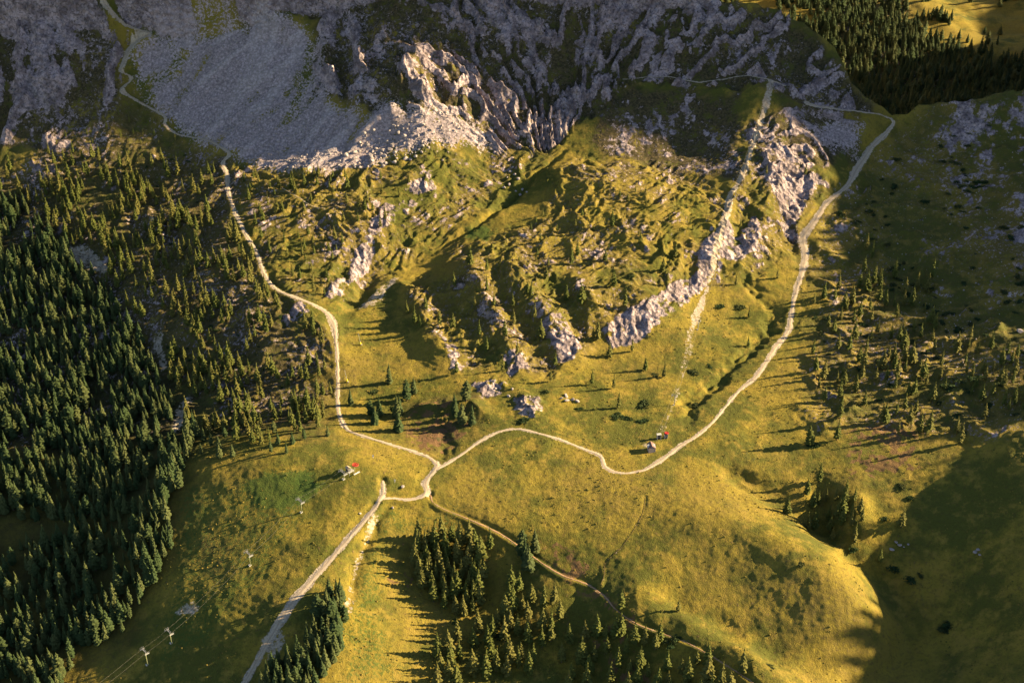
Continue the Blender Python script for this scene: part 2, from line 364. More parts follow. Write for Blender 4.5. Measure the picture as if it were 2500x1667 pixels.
# ------------------------------------------------------------------ helpers for objects and materials
def tag(o, label=None, cat=None, group=None, kind=None):
    if label: o['label'] = label
    if cat: o['category'] = cat
    if group: o['group'] = group
    if kind: o['kind'] = kind
    return o
def link(o, parent=None):
    COL.objects.link(o)
    if parent is not None: o.parent = parent
    return o
def empty(name, loc, rz=0.0):
    o = bpy.data.objects.new(name, None)
    o.location = loc; o.rotation_euler = (0, 0, rz); o.empty_display_size = 0.5
    return link(o)
def mesh_from(verts, faces, name='mesh', mat=None, smooth=False):
    me = bpy.data.meshes.new(name)
    me.from_pydata([tuple(v) for v in verts], [], faces)
    if mat: me.materials.append(mat)
    if smooth: me.polygons.foreach_set('use_smooth', np.ones(len(me.polygons), bool))
    me.update()
    return me
class NT:
    def __init__(s, name):
        s.mat = bpy.data.materials.new(name); s.mat.use_nodes = True
        s.t = s.mat.node_tree; s.n = s.t.nodes; s.l = s.t.links
        s.bsdf = s.n['Principled BSDF']; s.bsdf.inputs['Roughness'].default_value = 0.95
        s.bsdf.inputs['Specular IOR Level'].default_value = 0.15
        s.co = s.n.new('ShaderNodeTexCoord').outputs['Object']
    def put(s, sock, v):
        if hasattr(v, 'is_linked'): s.l.new(v, sock)
        else:
            try: sock.default_value = v
            except Exception: sock.default_value = (*v, 1.0)
    def noise(s, scale, det=4, rough=0.6, vec=None, dist=0.0):
        n = s.n.new('ShaderNodeTexNoise'); s.l.new(vec or s.co, n.inputs['Vector'])
        n.inputs['Scale'].default_value = scale; n.inputs['Detail'].default_value = det
        n.inputs['Roughness'].default_value = rough; n.inputs['Distortion'].default_value = dist
        return n.outputs['Fac']
    def voro(s, scale, vec=None, feat='F1'):
        n = s.n.new('ShaderNodeTexVoronoi'); n.feature = feat; s.l.new(vec or s.co, n.inputs['Vector'])
        n.inputs['Scale'].default_value = scale
        return n.outputs['Distance']
    def mapping(s, sc, rot=(0, 0, 0)):
        n = s.n.new('ShaderNodeMapping'); s.l.new(s.co, n.inputs['Vector'])
        n.inputs['Scale'].default_value = sc; n.inputs['Rotation'].default_value = rot
        return n.outputs[0]
    def ramp(s, fac, a, b):
        n = s.n.new('ShaderNodeMapRange'); n.interpolation_type = 'SMOOTHSTEP'
        s.l.new(fac, n.inputs['Value']); n.inputs['From Min'].default_value = a; n.inputs['From Max'].default_value = b
        return n.outputs[0]
    def lin(s, fac, a, b, c, d):
        n = s.n.new('ShaderNodeMapRange'); s.l.new(fac, n.inputs['Value'])
        for k, v in zip(('From Min', 'From Max', 'To Min', 'To Max'), (a, b, c, d)): n.inputs[k].default_value = v
        return n.outputs[0]
    def math(s, op, a, b=0.0):
        n = s.n.new('ShaderNodeMath'); n.operation = op; s.put(n.inputs[0], a); s.put(n.inputs[1], b)
        return n.outputs[0]
    def mix(s, fac, a, b, mode='MIX'):
        n = s.n.new('ShaderNodeMix'); n.data_type = 'RGBA'; n.blend_type = mode
        s.put(n.inputs['Factor'], fac); s.put(n.inputs['A'], a); s.put(n.inputs['B'], b)
        return n.outputs['Result']
    def attr(s, name):
        n = s.n.new('ShaderNodeAttribute'); n.attribute_name = name
        return n.outputs['Fac']
    def bump(s, h, strength, dist):
        n = s.n.new('ShaderNodeBump'); s.l.new(h, n.inputs['Height'])
        n.inputs['Strength'].default_value = strength; n.inputs['Distance'].default_value = dist
        s.l.new(n.outputs[0], s.bsdf.inputs['Normal'])
    def color(s, c): s.put(s.bsdf.inputs['Base Color'], c); return s
def C4(*c): return (c[0], c[1], c[2], 1.0)
def plain(name, c, rough=0.8, var=0.25, scale=3.0, metal=0.0):
    m = NT(name)
    n = m.noise(scale, 4)
    m.color(m.mix(n, C4(*[k * (1 - var) for k in c]), C4(*[min(k * (1 + var), 1) for k in c])))
    m.bsdf.inputs['Roughness'].default_value = rough
    m.bsdf.inputs['Metallic'].default_value = metal
    return m.mat

# ------------------------------------------------------------------ roads and paths, cut into the ground
def catmull(P, step):
    P = np.asarray(P, float); out = []
    Q = np.vstack([2 * P[0] - P[1], P, 2 * P[-1] - P[-2]])
    for i in range(1, len(Q) - 2):
        n = max(2, int(np.hypot(*(Q[i + 1] - Q[i])[:2]) / step))
        for k in range(n):
            t = k / n
            out.append(0.5 * (2 * Q[i] + (Q[i + 1] - Q[i - 1]) * t + (2 * Q[i - 1] - 5 * Q[i] + 4 * Q[i + 1] - Q[i + 2]) * t * t + (3 * Q[i] - Q[i - 1] - 3 * Q[i + 1] + Q[i + 2]) * t ** 3))
    out.append(Q[-2])
    return np.array(out)
dirt = np.zeros_like(X)
ROADS = [
 ('gravel_track', 'gravel', [(556,1580,3.4),(578,1540,3.6),(600,1500,4.2),(632,1445,5.4),(672,1380,5.2),(735,1310,4.2),(800,1235,3.7),(850,1180,3.2),(876,1142,3.2),(881,1118,2.6),(879,1100,1.4)]),
 ('connecting_track', 'gravel', [(872,1146,1.6),(900,1144,1.7),(935,1149,1.7),(965,1143,2.2),(982,1130,3.2),(977,1108,4.0),(990,1088,3.4),(1004,1070,3.2),(1003,1060,2.2)]),
 ('winding_gravel_road', 'gravel', [(1003,1066,2.6),(985,1050,1.9),(930,1030,1.7),(880,1015,1.7),(830,1000,1.8),(800,987,2.0),(785,968,2.1),(777,940,2.2),(776,900,2.2),(775,840,2.0),(772,790,2.2),(767,748,3.6),(748,717,2.8),(700,690,2.3),(650,672,2.2),(625,655,2.2),(605,625,2.4),(590,580,2.3),(572,550,2.2),(553,515,2.4),(540,485,2.3),(525,440,2.2),(521,400,2.6),(512,375,2.6),(526,352,2.6),(505,335,2.0),(470,320,1.9),(415,312,2.0),(380,290,2.2),(380,268,2.2),(350,250,2.2),(310,230,2.4),(280,208,2.4),(303,180,2.2),(280,168,2.6),(285,145,3.6),(298,110,5.0),(320,90,5.0),(342,76,4.6),(318,68,3.6),(280,58,4.0),(252,35,4.4),(238,0,4.4),(232,-30,4.4)]),
 ('upper_gravel_road', 'gravel', [(1006,1074,1.8),(1050,1050,1.8),(1100,1015,1.7),(1150,990,1.7),(1190,986,1.7),(1240,995,1.7),(1300,1015,1.7),(1350,1035,1.8),(1380,1048,2.2),(1388,1070,2.4),(1410,1083,2.0),(1440,1087,1.6),(1480,1078,2.0),(1520,1055,2.4),(1560,1025,2.2),(1600,1000,2.4),(1640,965,1.7),(1690,905,2.0),(1740,860,3.0),(1780,800,3.2),(1810,760,2.9),(1818,720,2.6),(1825,680,2.8),(1842,625,3.6),(1849,580,5.0),(1845,545,5.2),(1870,510,4.4),(1900,465,3.2),(1948,425,3.6),(1967,390,5.0),(2000,340,4.6),(2043,298,3.2),(2052,278,2.6),(2034,264,2.2),(1990,256,2.0),(1930,248,2.6),(1865,239,4.4),(1850,232,2.0)]),
 ('ridge_path', 'gravel', [(1805,202,1.2),(1772,186,1.6),(1740,180,1.4),(1700,177,1.2),(1640,186,1.4),(1600,190,1.6),(1545,184,1.2),(1430,185,0.8)]),
 ('red_earth_footpath', 'redpath', [(988,1134,0.9),(1000,1160,0.8),(1060,1185,0.8),(1130,1215,1.2),(1180,1245,1.0),(1230,1283,0.9),(1290,1320,1.0),(1345,1340,1.1),(1385,1365,1.1),(1415,1400,0.9),(1460,1430,0.8),(1520,1455,0.8),(1580,1475,0.8),(1640,1510,0.9),(1680,1535,0.9),(1745,1578,0.9)]),
 ('faint_footpath', 'worn', [(1482,1140,0.25),(1473,1185,0.3),(1432,1250,0.35),(1392,1290,0.35),(1388,1320,0.3),(1380,1345,0.25)]),
 ('rocky_footpath', 'gravel', [(648,432,0.7),(680,452,0.6),(715,470,0.6),(745,478,0.4)]),
]
road_lines = []
for name, kind, P in ROADS:
    g = np.array([[*ground(u, v, Z0), w] for u, v, w in P])
    g[:, 2] *= 0.68 if name == 'gravel_track' else 0.8
    ln = catmull(g, 0.9)
    zc = gsample(Z, ln[:, 0], ln[:, 1])
    k = 9; pad = np.pad(zc, k, mode='edge'); zc = np.convolve(pad, np.ones(2 * k + 1) / (2 * k + 1), 'valid')
    road_lines.append([name, kind, ln, zc])
    big = ln[:, 2].max() + 6
    ii = near_mask(ln[:, :2], big)
    d = np.full(len(ii[0]), 1e9); idx = np.zeros(len(ii[0]), int)
    px, py = X[ii], Y[ii]
    for c in range(0, len(ln), 60):                       # nearest centre-line point, in pieces
        seg = ln[max(0, c - 1):c + 61]
        mm = np.nonzero((px > seg[:, 0].min() - big) & (px < seg[:, 0].max() + big) & (py > seg[:, 1].min() - big) & (py < seg[:, 1].max() + big))[0]
        if not len(mm): continue
        for s0 in range(0, len(mm), 20000):
            m2 = mm[s0:s0 + 20000]
            dd = np.hypot(px[m2][:, None] - seg[None, :, 0], py[m2][:, None] - seg[None, :, 1])
            j = dd.argmin(1); dm = dd[np.arange(len(m2)), j]
            up = dm < d[m2]
            d[m2[up]] = dm[up]; idx[m2[up]] = j[up] + max(0, c - 1)
    w = ln[idx, 2] * 0.5
    kk = 1 - sstep(w + 0.2, w + 1.2 + w * 1.2, d)
    Z[ii] = Z[ii] * (1 - kk) + zc[idx] * kk
    if kind == 'gravel':
        dirt[ii] = np.maximum(dirt[ii], (1 - sstep(w * 0.9, w * 1.05 + 0.35, d + N_EDGE2[ii] * (0.35 + 0.2 * w))) * (0.9 if w.max() > 1.2 else 0.5))
    else:
        dirt[ii] = np.maximum(dirt[ii], (1 - sstep(w * 0.8, w + 0.7, d)) * 0.35)

# ------------------------------------------------------------------ what covers the ground, as masks on the mesh
WYp = 0.364 * math.cos(DEP)
Zs = np.gradient(Z, sc_, axis=1)
Zx = Zs / WY[:, None]
Zy = np.gradient(Z, rows, axis=0) - Zx * sc_[None, :] * WYp
slope = np.hypot(Zx, Zy)
nA, nB, nC = fbm(X, Y, 16, 4, 201), fbm(X, Y, 4, 3, 211), fbm(X, Y, 55, 3, 221)
turf = soft(region([(790,15),(900,-40),(1000,40),(1035,100),(965,100),(880,118),(835,85)]), 4, 4)
turf2 = np.maximum.reduce([soft(region(p), 4, 4) for p in [[(1350,330),(1400,230),(1480,200),(1600,205),(1700,215),(1700,420),(1560,390),(1440,360)], [(1560,20),(1720,90),(1820,110),(1800,150),(1640,150),(1500,110)]]])
rk = m_mount * (0.64 + right_face * (ribs - 0.85) * 0.75 + (rockr - 0.8) * (0.95 - 0.6 * right_face) + 0.55 * nA + 0.28 * nB + 0.30 * (slope - 0.9)) - turf * 0.9 - turf2 * (0.30 - 0.6 * nB)  # gullies and crevices lose rock: turf, plus dark tone painting their shade
rk = np.maximum(rk, m_cliff * (0.75 + 0.55 * nA + 0.4 * nB + 0.25 * (slope - 0.8)))
rk = np.maximum(rk, m_hum * (0.04 + 0.30 * (slope - 0.55) + 0.45 * nA + 0.30 * nB))
rk = np.maximum(rk, (m_left * 0.9 + m_right) * (0.10 + 0.30 * (slope - 0.5) + 0.5 * nA + 0.4 * nB - 0.1) * (1 - m_hum))
rk = np.maximum(rk, turf2 * (0.22 + 0.5 * nB + 0.5 * nA))
rk = np.maximum(rk, flank * (0.1 + 0.5 * nA))
rocky_r = soft(region([(2095,262),(2200,245),(2300,215),(2500,200),(2500,560),(2250,560),(2200,430),(2130,340)]), 5, 5)
rk = np.maximum(rk, rocky_r * (0.38 + 0.5 * nA + 0.35 * nB + 0.2 * run))
rock = sstep(0.15, 0.80, rk)
speck = np.clip(0.27 * m_left + 0.24 * m_right + 0.19 * m_hum + 0.3 * m_mount + 0.25 * turf2, 0, 0.34) * np.clip(0.75 + 0.6 * nC + 0.5 * nA, 0, 1.3)
rock = np.maximum(rock, speck)
sc2 = m_scree * (0.42 + 0.58 * sstep(-0.75, -0.1, run + 0.25 * nB + 0.35 * nC)) * (1 - 0.55 * band)
rock = rock * (1 - sc2 * (1 - sstep(0.9, 1.5, slope)))
def patch(polys, w=2.0, rag=2.5, rag2=1.5): return np.maximum.reduce([soft(region(p), w, rag, rag2) for p in polys])
bare = patch([[(160,572),(200,566),(235,595),(268,622),(240,632),(200,618),(170,600)], [(345,735),(362,738),(372,790),(384,840),(372,850),(356,800)],
              [(405,1400),(440,1378),(462,1392),(440,1412),(410,1414)], [(430,905),(448,905),(425,945),(402,1000),(388,1010),(405,950)],
              [(605,1470),(640,1455),(650,1500),(615,1520)], [(1470,1030),(1495,1012),(1502,1022),(1480,1036)], [(820,700),(900,640),(925,640),(860,700)], [(868,1180),(850,1230),(825,1290),(812,1330),(806,1400),(795,1400),(800,1320),(815,1280),(840,1225),(858,1180)]], 1.5, 1.5, 1.0)
lift_strip = [(1515,1000),(1540,945),(1560,890),(1585,780),(1600,720),(1625,660),(1640,600),(1655,540),(1680,440),(1710,390),(1730,330),(1745,290),(1760,230),(1772,190)]
ll = gline(lift_strip, Z0); ii = near_mask(ll, 8)
d_, par_, _ = seg_dist(X[ii], Y[ii], ll)
dirt[ii] = np.maximum(dirt[ii], (1 - sstep(0.4 + 0.3 * sstep(3, 5, par_), 1.2 + 1.0 * sstep(3, 5, par_), d_ + N_EDGE2[ii] * 1.0 + N_EDGE[ii] * 1.2)) * (0.42 + 0.5 * sstep(2.5, 4.5, par_)))
dirt = np.maximum(dirt, bare * (0.75 + 0.4 * nB))
red = patch([[(1235,1235),(1280,1230),(1340,1300),(1350,1340),(1290,1325),(1245,1285)], [(1285,1330),(1345,1348),(1400,1370),(1412,1402),(1335,1385)], [(1400,1520),(1470,1490),(1480,1568),(1420,1568)],
             [(1370,1440),(1440,1430),(1440,1480),(1380,1480)], [(1930,980),(2100,975),(2130,1070),(1960,1100)], [(950,935),(1060,930),(1080,1000),(1010,1060),(930,1000)], [(905,1310),(935,1320),(940,1350),(905,1330)]], 3, 3) * sstep(-0.25, 0.35, nB + nA * 0.6)
lush = patch([[(575,1120),(640,1090),(720,1090),(760,1110),(720,1150),(640,1160),(580,1140)], [(1070,515),(1130,515),(1150,535),(1110,555),(1075,545)]], 4, 2) + 0.45 * patch([[(430,1130),(600,1090),(720,1180),(620,1330),(480,1480),(330,1560),(380,1350)], [(880,1170),(1050,1160),(1090,1230),(900,1220),(860,1400),(940,1560),(780,1568),(820,1330)], [(1700,990),(1760,980),(1740,1040),(1690,1030)]], 6, 5)
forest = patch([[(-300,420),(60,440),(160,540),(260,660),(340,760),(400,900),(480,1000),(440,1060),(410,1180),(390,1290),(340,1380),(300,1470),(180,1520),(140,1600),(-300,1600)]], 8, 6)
heath = np.clip(patch([[(430,1180),(560,1200),(560,1300),(420,1330),(400,1260)], [(930,930),(1090,910),(1080,1010),(1000,1050),(860,990)], [(-300,345),(520,350),(620,660),(760,800),(760,1010),(430,1010),(-300,900)]], 8, 6) * (0.55 + 0.9 * nA), 0, 1)
heath = np.maximum(heath, np.clip(np.maximum.reduce([m_mount, turf, turf2]) * 1.2 + m_right * 0.3 + m_left * 0.7 + m_hum * (0.30 + 0.5 * nA) + 0.10 + 0.3 * nC, 0, 1))  # heath, also spread over the shaded mountain and slopes to paint shade darker
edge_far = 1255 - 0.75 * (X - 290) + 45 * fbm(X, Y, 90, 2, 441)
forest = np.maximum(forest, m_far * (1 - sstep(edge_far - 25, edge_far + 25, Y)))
dry = np.clip(0.52 + 0.55 * nC + 0.45 * nA + 0.35 * patch([[(1200,560),(1300,360),(1500,400),(1700,460),(1600,600),(1300,640)], [(900,640),(1000,590),(1060,560),(1000,640)], [(1750,850),(1850,830),(1840,950),(1700,1000)]], 8, 6) + 0.3 * m_far, 0, 1)
def arr(a): return np.ascontiguousarray(a, dtype=f32).ravel()
MASKS = dict(rock=rock, scree=sc2, dirt=np.clip(dirt, 0, 1), red=np.clip(red, 0, 1), lush=np.clip(lush, 0, 1), forest=forest, heath=heath, dry=dry, run=np.clip(0.5 + 0.6 * run, 0, 1))

# ------------------------------------------------------------------ ground material: grass, heath, limestone, scree, bare earth
def ground_material():
    m = NT('alpine_ground')
    n_fine, n_mid = m.noise(0.8, 4, 0.75), m.noise(0.17, 5, 0.7)
    streak = m.noise(1.0, 5, 0.65, m.mapping((0.42, 0.09, 0.2), (0, 0, 0.55)))
    dryf = m.math('ADD', m.attr('dry'), m.lin(n_mid, 0.3, 0.7, -0.35, 0.35))
    grass = m.mix(m.ramp(dryf, 0.05, 0.95), C4(0.096, 0.100, 0.017), C4(0.278, 0.212, 0.030))
    grass = m.mix(m.math('MULTIPLY', m.ramp(n_fine, 0.48, 0.66), 0.55), grass, C4(0.060, 0.054, 0.012))
    grass = m.mix(m.math('MULTIPLY', m.ramp(n_mid, 0.50, 0.66), 0.45), grass, C4(0.31, 0.215, 0.045))
    heath_shade = m.mix(m.ramp(n_fine, 0.38, 0.62), C4(0.036, 0.032, 0.016), C4(0.105, 0.082, 0.036))  # heath brown, darkened towards the tone of turf in shade
    grass = m.mix(m.math('MULTIPLY', m.attr('heath'), m.ramp(m.math('ADD', n_mid, m.lin(n_fine, 0.3, 0.7, -0.1, 0.1)), 0.32, 0.50)), grass, heath_shade)
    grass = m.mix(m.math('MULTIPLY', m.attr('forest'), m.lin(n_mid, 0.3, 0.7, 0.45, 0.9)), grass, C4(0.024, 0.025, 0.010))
    grass = m.mix(m.math('MULTIPLY', m.ramp(m.math('ADD', m.attr('lush'), m.lin(n_fine, 0.3, 0.7, -0.45, 0.45)), 0.25, 0.75), 0.85), grass, m.mix(n_fine, C4(0.028, 0.056, 0.011), C4(0.080, 0.135, 0.024)))
    redc = m.mix(n_fine, C4(0.095, 0.052, 0.026), C4(0.23, 0.128, 0.064))
    col = m.mix(m.math('MULTIPLY', m.ramp(m.math('ADD', m.attr('red'), m.lin(n_fine, 0.3, 0.7, -0.5, 0.5)), 0.25, 0.65), 0.8), grass, redc)
    # limestone: pale grey with warm stains and dark water streaks; turf sits on its ledges and darkens crevices as painted shade
    rc = m.mix(m.ramp(n_mid, 0.36, 0.64), C4(0.185, 0.146, 0.150), C4(0.50, 0.405, 0.405))
    rc = m.mix(m.math('MULTIPLY', m.ramp(streak, 0.52, 0.72), 0.6), rc, C4(0.40, 0.34, 0.27))
    wv = m.n.new('ShaderNodeVectorMath'); wv.operation = 'ADD'
    nz = m.n.new('ShaderNodeTexNoise'); nz.inputs['Scale'].default_value = 0.12; m.l.new(m.co, nz.inputs['Vector'])
    sc3 = m.n.new('ShaderNodeVectorMath'); sc3.operation = 'SCALE'; sc3.inputs['Scale'].default_value = 9.0
    m.l.new(nz.outputs['Color'], sc3.inputs[0]); m.l.new(m.co, wv.inputs[0]); m.l.new(sc3.outputs[0], wv.inputs[1])
    crack = m.voro(0.30, wv.outputs[0], 'DISTANCE_TO_EDGE')
    rc = m.mix(m.math('MULTIPLY', m.ramp(n_fine, 0.50, 0.62), 0.75), rc, C4(0.060, 0.050, 0.046))
    rc = m.mix(m.math('MULTIPLY', m.math('SUBTRACT', 1.0, m.ramp(crack, 0.0, 0.12)), 0.3), rc, C4(0.045, 0.040, 0.038))
    rfac = m.math('ADD', m.attr('rock'), m.math('MULTIPLY', m.lin(m.noise(0.6, 5, 0.8), 0.38, 0.62, -0.5, 0.5), 0.75))
    col = m.mix(m.ramp(rfac, 0.38, 0.62), col, rc)
    sc = m.mix(m.ramp(n_fine, 0.38, 0.62), C4(0.235, 0.187, 0.187), C4(0.52, 0.425, 0.420))
    sc = m.mix(m.math('MULTIPLY', m.ramp(m.attr('run'), 0.55, 0.95), 0.6), sc, C4(0.54, 0.46, 0.44))
    sc = m.mix(m.math('MULTIPLY', m.math('SUBTRACT', 1.0, m.ramp(m.attr('run'), 0.1, 0.5)), 0.4), sc, C4(0.13, 0.108, 0.09))
    stone = m.voro(0.75)
    sc = m.mix(m.math('MULTIPLY', m.ramp(stone, 0.30, 0.70), 0.45), sc, C4(0.18, 0.160, 0.150))
    sfac = m.math('ADD', m.attr('scree'), m.math('MULTIPLY', m.lin(n_fine, 0.38, 0.62, -0.5, 0.5), 0.7))
    col = m.mix(m.ramp(sfac, 0.35, 0.62), col, sc)
    dc = m.mix(m.ramp(n_fine, 0.3, 0.7), C4(0.27, 0.205, 0.135), C4(0.50, 0.43, 0.33))
    dfac = m.math('ADD', m.attr('dirt'), m.math('MULTIPLY', m.lin(n_fine, 0.3, 0.7, -0.5, 0.5), 0.9))
    col = m.mix(m.ramp(dfac, 0.40, 0.75), col, dc)
    m.color(col)
    h = m.math('ADD', m.math('MULTIPLY', n_fine, 0.5), m.math('MULTIPLY', m.noise(2.4, 3, 0.7), 0.35))
    hr = m.math('ADD', h, m.math('MULTIPLY', m.attr('rock'), m.math('MULTIPLY', m.voro(0.42, None, 'F1'), 1.6)))
    m.bump(hr, 1.0, 1.1)
    return m.mat
M_GROUND = ground_material()
def gravel_material(name, a, b, c):
    m = NT(name)
    n1, n2 = m.noise(2.6, 5, 0.7), m.noise(0.35, 4, 0.6)
    col = m.mix(m.ramp(n1, 0.3, 0.72), C4(*a), C4(*b))
    col = m.mix(m.math('MULTIPLY', m.ramp(n2, 0.45, 0.7), 0.6), col, C4(*c))
    col = m.mix(m.math('MULTIPLY', m.attr('rut'), m.lin(n1, 0.3, 0.7, 0.2, 0.75)), col, C4(*[k * 0.55 for k in a]))
    m.color(col); m.bump(n1, 0.6, 0.15)
    return m.mat
M_ROAD = {'gravel': gravel_material('pale_gravel', (0.34, 0.265, 0.18), (0.58, 0.48, 0.345), (0.44, 0.33, 0.215)),
          'worn': gravel_material('worn_turf', (0.07, 0.05, 0.02), (0.14, 0.10, 0.04), (0.11, 0.08, 0.03)),
          'redpath': gravel_material('red_earth', (0.24, 0.135, 0.07), (0.42, 0.28, 0.165), (0.34, 0.20, 0.11))}

# ------------------------------------------------------------------ ground objects: one height field, cut where its cover changes
vid = np.arange(NR * NC).reshape(NR, NC)
quads = np.stack([vid[:-1, :-1], vid[:-1, 1:], vid[1:, 1:], vid[1:, :-1]], -1).reshape(-1, 4)
def cell(a): return ((a[:-1, :-1] + a[:-1, 1:] + a[1:, 1:] + a[1:, :-1]) * 0.25).ravel()
cls = np.zeros(len(quads), int)
cls[cell(np.maximum(m_mount, 0)) > 0.5] = 1
cls[cell(m_scree) > 0.5] = 2
cls[cell(m_far) > 0.5] = 3
cls[(cell(flank) > 0.5) & (cls != 3)] = 4
co = np.stack([arr(X), arr(Y), arr(Z)], -1)
nrm = np.stack([-arr(Zx), -arr(Zy), np.ones(NR * NC, f32)], -1)
nrm /= np.linalg.norm(nrm, axis=1, keepdims=True)
for k, name, label in [(0, 'alpine_meadow', 'golden green alpine meadows and hummocky turf below the mountain'), (1, 'mountain', 'grey limestone mountain face with turf ledges'),
                       (2, 'scree_slope', 'pale grey scree slope under the rock tower'), (3, 'far_hillside', 'sunlit far hillside behind the ridge'), (4, 'hill', 'shaded mountain flank rising beside the valley')]:
    q = quads[cls == k]
    used, inv = np.unique(q, return_inverse=True)
    me = bpy.data.meshes.new(name)
    me.vertices.add(len(used)); me.vertices.foreach_set('co', co[used].ravel())
    me.loops.add(len(q) * 4); me.loops.foreach_set('vertex_index', inv.astype(np.int32).ravel())
    me.polygons.add(len(q)); me.polygons.foreach_set('loop_start', np.arange(0, len(q) * 4, 4, dtype=np.int32))
    me.polygons.foreach_set('use_smooth', np.ones(len(q), bool))
    me.update(calc_edges=True)
    for an, a in MASKS.items():
        me.attributes.new(an, 'FLOAT', 'POINT').data.foreach_set('value', arr(a)[used])
    me.normals_split_custom_set_from_vertices(nrm[used])
    me.materials.append(M_GROUND)
    tag(link(bpy.data.objects.new(name, me)), label, None, None, 'structure')

for name, kind, ln, zc in road_lines:
    tan = np.gradient(ln[:, :2], axis=0); tan /= np.linalg.norm(tan, axis=1, keepdims=True) + 1e-9
    nor = np.stack([-tan[:, 1], tan[:, 0]], -1)
    K = 9; s = np.linspace(-1, 1, K)
    edge = np.clip(0.95 + 0.45 * fbm(ln[:, 0], ln[:, 1], 5, 4, 301, 0.7), 0.5, 1.6); edge2 = np.clip(0.95 + 0.45 * fbm(ln[:, 0], ln[:, 1], 5, 4, 307, 0.7), 0.5, 1.6)
    V = []; rut = []
    for i in range(len(ln)):
        for t in s:
            w = ln[i, 2] * 0.5 * (edge[i] if t > 0 else edge2[i])
            p = ln[i, :2] + nor[i] * t * w
            V.append((p[0], p[1], 0.0)); rut.append(max(0, 1 - abs(t) / 0.28) if ln[i, 2] > 1.4 else 0)
    V = np.array(V)
    zt = gsample(Z, V[:, 0], V[:, 1])
    tt = np.abs(np.tile(s, len(ln)))
    V[:, 2] = zt + 0.11 - 0.17 * tt ** 2.5 + 0.07 * fbm(V[:, 0], V[:, 1], 2.2, 3, 333, 0.7)
    F = [(i * K + j, i * K + j + 1, (i + 1) * K + j + 1, (i + 1) * K + j) for i in range(len(ln) - 1) for j in range(K - 1)]
    me = mesh_from(V, F, name, M_ROAD[kind], True)
    me.attributes.new('rut', 'FLOAT', 'POINT').data.foreach_set('value', np.array(rut, f32))
    o = link(bpy.data.objects.new(name, me))
    tag(o, None, None, None, 'structure')
# ------------------------------------------------------------------ vegetation
def leaf_material(name, a, b, c):
    m = NT(name)
    oi = m.n.new('ShaderNodeObjectInfo').outputs['Random']
    n1 = m.noise(0.9, 3, 0.6)
    col = m.mix(m.ramp(n1, 0.3, 0.7), C4(*a), C4(*b))
    col = m.mix(m.math('MULTIPLY', m.ramp(oi, 0.2, 1.0), 0.9), col, C4(*c))
    m.color(col)
    tr = m.n.new('ShaderNodeBsdfTranslucent'); m.l.new(col, tr.inputs['Color'])
    mx = m.n.new('ShaderNodeMixShader'); mx.inputs[0].default_value = 0.22
    m.l.new(m.bsdf.outputs[0], mx.inputs[1]); m.l.new(tr.outputs[0], mx.inputs[2])
    m.l.new(mx.outputs[0], m.n['Material Output'].inputs['Surface'])
    m.bsdf.inputs['Roughness'].default_value = 0.8
    return m.mat
M_SPRUCE = leaf_material('spruce_needles', (0.028, 0.052, 0.018), (0.070, 0.098, 0.030), (0.092, 0.106, 0.034))
M_LARCH = leaf_material('larch_needles', (0.070, 0.090, 0.018), (0.140, 0.150, 0.030), (0.150, 0.138, 0.034))
M_SHRUB = leaf_material('dwarf_pine_needles', (0.018, 0.040, 0.014), (0.045, 0.075, 0.020), (0.055, 0.065, 0.020))
M_BARK = plain('bark', (0.10, 0.075, 0.055), 0.9, 0.4, 4.0)

def crown_mesh(name, seed, mat, levels, per, spread, droop, z0, shape, wide, gap):
    r = random.Random(seed)
    V, F = [], []
    lean = [(r.uniform(-1, 1) * 0.02, r.uniform(-1, 1) * 0.02) for _ in range(3)]
    for i in range(levels):
        t = (i + r.uniform(-0.25, 0.25)) / levels
        z = z0 + (0.985 - z0) * max(t, 0)
        R = spread * shape(max(0.0, min(1.0, t)))
        cx, cy = lean[0][0] * z + lean[1][0] * math.sin(3 * z), lean[0][1] * z + lean[1][1] * math.sin(3 * z)
        n = max(3, int(per * (0.55 + 0.45 * (1 - t)) + r.uniform(-0.5, 1)))
        a0 = r.uniform(0, 6.28)
        for k in range(n):
            if r.random() < gap: continue
            a = a0 + 6.283 * k / n + r.uniform(-0.3, 0.3)
            L = R * r.uniform(0.62, 1.22)
            w = L * wide * r.uniform(0.7, 1.25) + 0.008
            ca, sa = math.cos(a), math.sin(a)
            dz = -droop * L * r.uniform(0.5, 1.4)
            zz = z + r.uniform(-0.018, 0.018)
            def P(rad, side, h): return (cx + ca * rad - sa * side, cy + sa * rad + ca * side, zz + h)
            b = len(V)
            V += [P(0, 0, 0.02), P(L * 0.45, w, dz * 0.35 - 0.012 + r.uniform(-.01, .01)), P(L * 0.45, -w, dz * 0.35 - 0.012 + r.uniform(-.01, .01)), P(L, 0, dz), P(L * 0.62, 0, dz * 0.4 + 0.014),
                  P(L * 0.85, w * 0.8, dz * 0.9 - 0.015), P(L * 0.85, -w * 0.8, dz * 0.9 - 0.015), P(L * 0.5, 0, dz * 0.5 - 0.05 - 0.03 * r.random())]
            F += [(b, b + 1, b + 4), (b, b + 4, b + 2), (b + 1, b + 5, b + 4), (b + 4, b + 6, b + 2), (b + 4, b + 5, b + 3), (b + 4, b + 3, b + 6), (b, b + 7, b + 3)]
    b = len(V)
    tx, ty = lean[0][0], lean[0][1]
    V += [(tx, ty, 1.02), (tx + 0.022, ty, 0.93), (tx - 0.012, ty + 0.02, 0.93), (tx - 0.012, ty - 0.02, 0.93)]
    F += [(b, b + 1, b + 2), (b, b + 2, b + 3), (b, b + 3, b + 1)]
    return mesh_from(V, F, name, mat)
